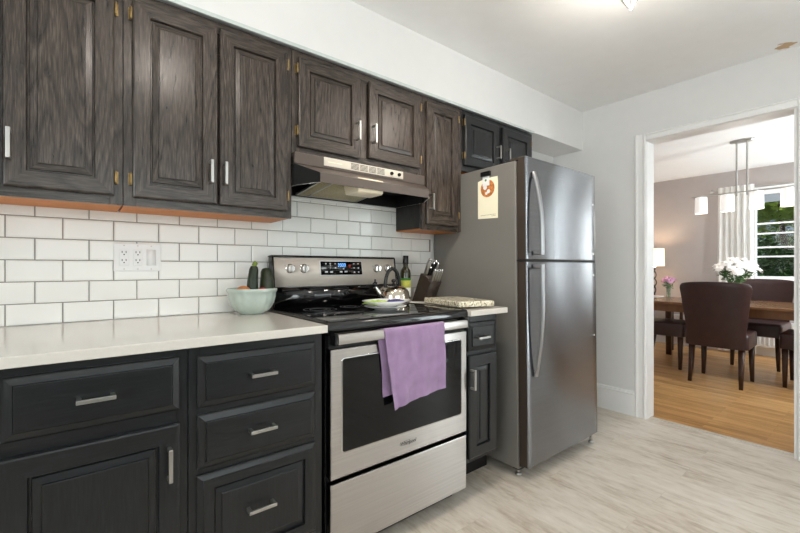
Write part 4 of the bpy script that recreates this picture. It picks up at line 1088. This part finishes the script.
def dining_chair():
    """upholstered chair facing local +X, origin on the floor under the seat centre"""
    t = thing('dining_chair', '', 'chair', (0, 0, 0), 'chairs round the dining table')
    b = BM()
    # seat: slightly crowned cushion with apron
    loops = []
    for z, k in ((.365, .97), (.37, 1.0), (.455, 1.0), (.485, 1.0), (.503, .985), (.512, .94), (.516, .7)):
        P = []
        for (cx, cy, a0) in ((.20, .20, 0), (-.20, .215, 90), (-.20, -.215, 180), (.20, -.20, 270)):
            for i in range(5):
                a = math.radians(a0+22.5*i); P.append(((cx+.035*math.cos(a))*k, (cy+.035*math.sin(a))*k, z))
        loops.append(P)
    loft(b, loops); obj('seat', b, M['leather'], t, smooth=True, angle=50)
    # back: wraps slightly round the sitter, widening to the top
    b = BM(); loops = []; n = 16
    zs = [.365, .42, .50, .60, .70, .80, .88, .94, .975, .992, 1.0]
    for z in zs:
        s = (z-.365)/.635
        hw = .225+.068*s**1.3; x0 = -.225-.095*s; th = .055-.012*s
        if z > .93: hw -= .030*((z-.93)/.07)**2.5
        e = .5 if z >= .999 else (.8 if z > .99 else 1)
        P = []
        for i in range(n+1):
            u = -1+2*i/n; P.append((x0 + .050*s*abs(u)**2.4 + .0 - th*e*.5*(1-abs(u)**8), u*hw, z - .0))
        for i in range(n, -1, -1):
            u = -1+2*i/n; P.append((x0 + .050*s*abs(u)**2.4 + th*e*.5 + .002, u*(hw-.004), z - .0))
        loops.append(P)
    loft(b, loops)
    for v in b.verts: v.co.z -= .022*max(0, (v.co.z-.9)/.1)*abs(v.co.y/.28)**3
    obj('backrest', b, M['leather'], t, smooth=True, angle=50)
    for sx in (1, -1):
        for sy in (1, -1):
            b = BM(); fx, fy = sx*.195, sy*.195
            dx = .0 if sx > 0 else -.055
            loft(b, [[(fx+dx*k-s, fy+dy*sy-s, z), (fx+dx*k+s, fy+dy*sy-s, z), (fx+dx*k+s, fy+dy*sy+s, z), (fx+dx*k-s, fy+dy*sy+s, z)] for s, z, k, dy in ((.014, 0, 1, .006), (.018, .14, .5, .002), (.023, .37, 0, 0))])
            obj('leg', b, M['legwood'], t)
    return t
ch = dining_chair()
spots = [(5.055, 1.145, 0, 'brown leather dining chair nearest the doorway, its back to the kitchen'),
         (5.435, 1.75, -PI/2, 'brown leather dining chair at the left end of the table, partly behind the door casing'),
         (5.435, 0.51, PI/2, 'brown leather dining chair at the right end of the table, only seat and legs showing'),
         (6.17, 1.055, PI, 'brown leather dining chair on the window side of the table')]
for i, (x, y, rz, lb) in enumerate(spots):
    o = ch if i == 0 else copy_tree(ch)
    o.location = (x, y, 0); o.rotation_euler = (0, 0, rz); o['label'] = lb

def bloom(cx, cy, cz, r, mat, parent, seed, n_pet=14, tilt=(0, 0), centre=None):
    random.seed(seed); b = BM()
    Rm = Matrix.Translation((cx, cy, cz)) @ Matrix.Rotation(tilt[0], 4, 'X') @ Matrix.Rotation(tilt[1], 4, 'Y')
    for layer, (k, lift) in enumerate(((1.0, .05), (.78, .35), (.52, .8))):
        m = n_pet - layer*3
        for i in range(m):
            a = 2*PI*(i+layer*.5)/m + random.uniform(-.08, .08); w_ = .20*r
            c_, s_ = math.cos(a), math.sin(a)
            pts = []
            for q, (rr, hh, ww) in enumerate(((.08, 0, .5), (.55, .5, 1), (.9, .75, .9), (1.0, .6, .3))):
                R_ = rr*r*k; z = lift*hh*r
                pts.append([(c_*R_ - s_*w_*ww*sg, s_*R_ + c_*w_*ww*sg, z + (.0 if sg else .02*r)) for sg in (-1, 0, 1)])
            vv = [[b.verts.new(p) for p in row] for row in pts]
            for A, B2 in zip(vv, vv[1:]):
                for j in range(2): b.faces.new((A[j], A[j+1], B2[j+1], B2[j]))
    ball(b, (0, 0, .1*r), .22*r, 8, 6, (1, 1, .6), mi=1)
    b.transform(Rm)
    return obj('bloom', b, [mat, centre or mat], parent, recalc=False)
def leaves(b, c, n, R, size, seed, flat=.7):
    random.seed(seed)
    for _ in range(n):
        th, ph = random.uniform(0, 2*PI), math.acos(random.uniform(-1, 1)); rr = random.uniform(.4, 1)**.5
        p = Vector((c[0]+R[0]*rr*math.sin(ph)*math.cos(th), c[1]+R[1]*rr*math.sin(ph)*math.sin(th), c[2]+R[2]*rr*math.cos(ph)))
        d = Vector((random.gauss(0, 1), random.gauss(0, 1), random.gauss(0, .6))).normalized(); s = d.cross(Vector((random.random(), random.random(), 1))).normalized(); L = size*random.uniform(.6, 1.3)
        up = d.cross(s)*L*.12
        v = [b.verts.new(q) for q in (p, p+d*L*.5+s*L*.28+up, p+d*L, p+d*L*.5-s*L*.28+up)]
        b.faces.new(v)
def vase_of_flowers(label, x, y, z, vr, vh, bl, mat, spread, ht, r, cen, seed):
    t = thing('vase_of_flowers', label, 'flowers', (x, y, z))
    b = BM(); lathe(b, [(.001, 0), (vr*.8, 0), (vr*.85, .004), (vr*.75, vh*.3), (vr*.8, vh*.6), (vr, vh), (vr*.94, vh), (vr*.74, vh*.6), (vr*.7, vh*.3), (vr*.7, .012), (.001, .012)], x, y, z, 28, cap=False); obj('vase', b, M['vase'], t, smooth=True)
    random.seed(seed); b = BM(); P = []
    for i in range(bl):
        k = (i+.5)/bl; a = i*2.39996; rr = spread*math.sqrt(k)
        p = Vector((x+rr*math.cos(a), y+rr*math.sin(a), z+ht - .55*rr*rr/spread + random.uniform(-.015, .015))); P.append((p, rr, a))
        tube(b, [(x+.2*vr*math.cos(a), y+.2*vr*math.sin(a), z+.02), (x+.5*vr*math.cos(a), y+.5*vr*math.sin(a), z+vh), tuple(p)], .0022, 5)
    obj('stems', b, M['stem'], t)
    b = BM(); leaves(b, (x, y, z+ht-.12*(ht/.45)-.02), int(150*spread/.2), (spread*.72, spread*.72, ht*.22), .05*(spread/.2)**.5, seed); lf = obj('leaves', b, M['leaf'], t, recalc=False); lf['kind'] = 'stuff'
    for i, (p, rr, a) in enumerate(P):
        tl = min(.95, rr/spread*.9)
        bloom(p.x, p.y, p.z, r*random.uniform(.8, 1.1), mat, t, seed+i, 13, (-tl*math.sin(a), tl*math.cos(a)), cen)
vase_of_flowers('big bouquet of white chrysanthemums in the middle of the dining table', 5.62, 1.15, .756, .055, .20, 26, M['petalw'], .200, .455, .054, M['petalw'], 5)
vase_of_flowers('small bunch of pink flowers in a glass vase beside the table lamp', 6.56, 2.09, .706, .034, .15, 13, M['petalp'], .080, .285, .042, M['pollen'], 31)

# console with lamp, behind the table
t = thing('console_table', 'light wood console table against the far dining wall under the lamp', 'table', (6.62, 2.30, 0))
b = BM(); box(b, 6.38, 6.80, 1.97, 2.72, .68, .705, .004); obj('top', b, M['tabletop'], t)
for fx in (6.40, 6.78):
    for fy in (2.0, 2.69):
        b = BM(); box(b, fx-.018, fx+.018, fy-.018, fy+.018, 0, .68, .003); obj('leg', b, M['legwood'], t)
def table_lamp():
    x, y, z = 6.62, 2.29, .706
    t = thing('table_lamp', 'lit table lamp with cream drum shade and twisted dark base', 'lamp', (x, y, z))
    b = BM(); lathe(b, [(.001, 0), (.07, 0), (.07, .012), (.03, .022), (.012, .03)], x, y, z, 28); obj('foot', b, M['matblack'], t, smooth=True)
    b = BM()
    for ph in (0, PI):
        tube(b, [(x+.024*math.cos(ph+k*.55)*math.sin(PI*(k+1)/22), y+.024*math.sin(ph+k*.55)*math.sin(PI*(k+1)/22), z+.025+k*.0205) for k in range(21)], .007, 8)
    obj('twisted_stem', b, M['matblack'], t, smooth=True)
    b = BM(); loops = [[(x+r*math.cos(a*PI/24), y+r*math.sin(a*PI/24), zz) for a in range(48)] for r, zz in ((.125, z+.455), (.120, z+.71), (.118, z+.71), (.123, z+.455))]
    loft(b, loops, cap=False); obj('shade', b, M['lamp'], t, smooth=True)
    b = BM(); ball(b, (x, y, z+.56), .03, 14, 10, (1, 1, 1.2)); lathe(b, [(.014, .44), (.014, .54)], x, y, z, 12); obj('bulb', b, M['bulb'], t)
    l = bpy.data.lights.new('table_lamp_bulb', 'POINT'); l.energy = 7; l.color = (1, .84, .66); l.shadow_soft_size = .04
    lo = bpy.data.objects.new('table_lamp_bulb', l); COL.objects.link(lo); lo.parent = t; lo.location = (0, 0, .63)
table_lamp()
b = BM(); box(b, 6.46, 6.54, 2.14, 2.27, .706, .735, .004); tag(obj('small_box', b, M['plastic'], loc=(6.50, 2.2, .706)), 'small white box beside the foot of the table lamp', 'box')

# baseboard radiator
def radiator(label, y0, y1):   # stands behind the drape line
    t = thing('radiator', label, 'radiator', (6.87, (y0+y1)/2, 0))
    b = BM(); box(b, 6.83, DX1-.021, y0, y1, .12, .45, .006); box(b, 6.825, 6.845, y0, y0+.02, .0, .45); box(b, 6.825, 6.845, y1-.02, y1, .0, .45)
    obj('casing', b, M['trim'], t)
    b = BM(); k = y0+.04
    while k < y1-.04:
        box(b, 6.822, 6.832, k, k+.018, .15, .42, .003); k += .045
    obj('fins', b, M['trim'], t)
radiator('white slatted radiator along the dining room window wall', -.15, 2.20)

# curtains and rod
def curtain(label, y0, y1, seed, nf=7):
    t = thing('curtain', label, 'curtain', (6.85, (y0+y1)/2, .02), 'dining room curtains')
    b = BM(); n = 120; F = []; zs = [.03, .5, 1.0, 1.6, 2.0, 2.16, 2.215]
    for z in zs:
        s = (z-.03)/2.14; row = []
        for i in range(n+1):
            u = i/n; amp = .021*(1-.35*s)
            w_ = 1 + .05*(1-s)
            y = (y0+y1)/2 + (u-.5)*(y1-y0)*w_
            x = 6.772 + amp*math.sin(u*nf*2*PI+seed) + .004*math.sin(u*nf*5+seed*2+z)
            row.append((x, y, z))
        F.append(row)
    vf = [[b.verts.new(p) for p in r] for r in F]
    for A, B2 in zip(vf, vf[1:]):
        for i in range(n): f = b.faces.new((A[i], A[i+1], B2[i+1], B2[i])); f.smooth = True
    bmesh.ops.solidify(b, geom=b.faces[:], thickness=.003)
    obj('drape', b, M['curtain'], t, smooth=True, angle=80)
curtain('white floor-length curtain left of the dining room window', 1.198, 1.575, .7, 6)
def rod(label, y0, y1):
    t = thing('curtain_rod', label, 'curtain rod', (6.815, (y0+y1)/2, 2.178))
    b = BM(); tube(b, [(6.815, y0, 2.178), (6.815, y1, 2.178)], .010, 12); obj('pole', b, M['nickel'], t, smooth=True)
    for y, s in ((y0, -1), (y1, 1)):
        b = BM(); tube(b, [(6.815, y, 2.178), (6.815, y+s*.012, 2.178), (6.815, y+s*.03, 2.178), (6.815, y+s*.045, 2.178)], [.011, .014, .026, .024], 14); obj('finial', b, M['nickel'], t, smooth=True)
    for y in (y0+.05, y1-.05):
        b = BM(); tube(b, [(6.815, y, 2.170), (DX1-.002, y, 2.165)], .006, 8); obj('bracket', b, M['nickel'], t)
rod('nickel curtain rod above the dining room window', -.45, 1.62)

# chandelier
def chandelier():
    x, y = 5.30, 1.035
    t = thing('chandelier', 'linear nickel chandelier with four lit white glass shades over the dining table', 'chandelier', (x, y, ZC))
    b = BM(); loft(b, [[(x+.045*k*math.cos(a*PI/20), y+.10*k*math.sin(a*PI/20), ZC-d) for a in range(40)] for k, d in ((1, .0005), (1, .018), (.93, .025))]); obj('canopy', b, M['nickel'], t, smooth=True)
    for dy in (-.042, .042):
        b = BM(); tube(b, [(x, y+dy, ZC-.02), (x, y+dy, 1.875)], .0085, 10); obj('rod', b, M['nickel'], t, smooth=True)
    b = BM(); box(b, x-.008, x+.008, y-.43, y+.43, 1.905, 1.918, .003); obj('crossbar', b, M['nickel'], t)
    for k in range(4):
        yy = y + (-.345+.23*k)
        b = BM(); tube(b, [(x, yy, 1.916), (x, yy, 1.900)], [.012, .028], 16); obj('socket', b, M['nickel'], t, smooth=True)
        b = BM(); loft(b, [[(x+r*math.cos(a*PI/16), yy+r*math.sin(a*PI/16), z) for a in range(32)] for r, z in ((.012, 1.902), (.050, 1.898), (.054, 1.890), (.057, 1.725), (.053, 1.725), (.050, 1.885))], cap=False)
        sh = obj('glass_shade', b, M['shade'], t, smooth=True)
        b = BM(); ball(b, (x, yy, 1.83), .026, 12, 8, (1, 1, 1.3)); obj('bulb', b, M['bulb'], sh)
    l = bpy.data.lights.new('chandelier_bulbs', 'POINT'); l.energy = 9; l.color = (1, .94, .88); l.shadow_soft_size = .25
    lo = bpy.data.objects.new('chandelier_bulbs', l); COL.objects.link(lo); lo.parent = t; lo.location = (0, 0, -.80)
chandelier()

# ------------------------------------------------------------------ outdoors beyond the dining windows
b = BM(); box(b, 7.1, 40, -25, 25, -.5, -.45); tag(struct('ground', b, M['grass']), 'green lawn outside the dining window', 'lawn')
def bush(name, label, c, R, n, size, mat, seed, grp=None):
    t = thing(name, label, 'tree' if 'tree' in name else 'bush', (c[0], c[1], -.45), grp)
    b = BM(); random.seed(seed)
    for k in range(9):
        a = k*2.4; leaves(b, (c[0]+R[0]*.4*math.cos(a), c[1]+R[1]*.5*math.sin(a), c[2]+R[2]*.3*math.sin(k*1.7)), n//9, (R[0]*.6, R[1]*.55, R[2]*.7), size, seed+k)
    f = obj('foliage', b, mat, t, recalc=False); f['kind'] = 'stuff'
    b = BM(); tube(b, [(c[0], c[1], -.45), (c[0]+.05, c[1], c[2]*.5), (c[0], c[1]+.1, c[2])], [.09, .06, .03], 8); obj('trunk', b, M['legwood'], t)
bush('hedge_bush', 'dark green bush outside the lower part of the dining window', (9.3, 1.45, .80), (.9, 1.15, .98), 4800, .10, M['leaf'], 50)
bush('hedge_bush', 'dark green bush outside behind the chandelier, to the right', (9.5, -.95, .85), (.9, .95, 1.0), 3000, .10, M['leaf'], 70)
bush('garden_tree', 'bright yellow-green tree outside the top of the dining window', (11.6, 1.55, 2.55), (1.0, 2.2, .75), 6200, .14, M['leaf3'], 90)
bush('garden_tree', 'blue-green tree behind the bushes outside the dining window', (14.6, 1.5, 1.4), (1.2, 3.6, 1.7), 7200, .16, M['leaf2'], 120)
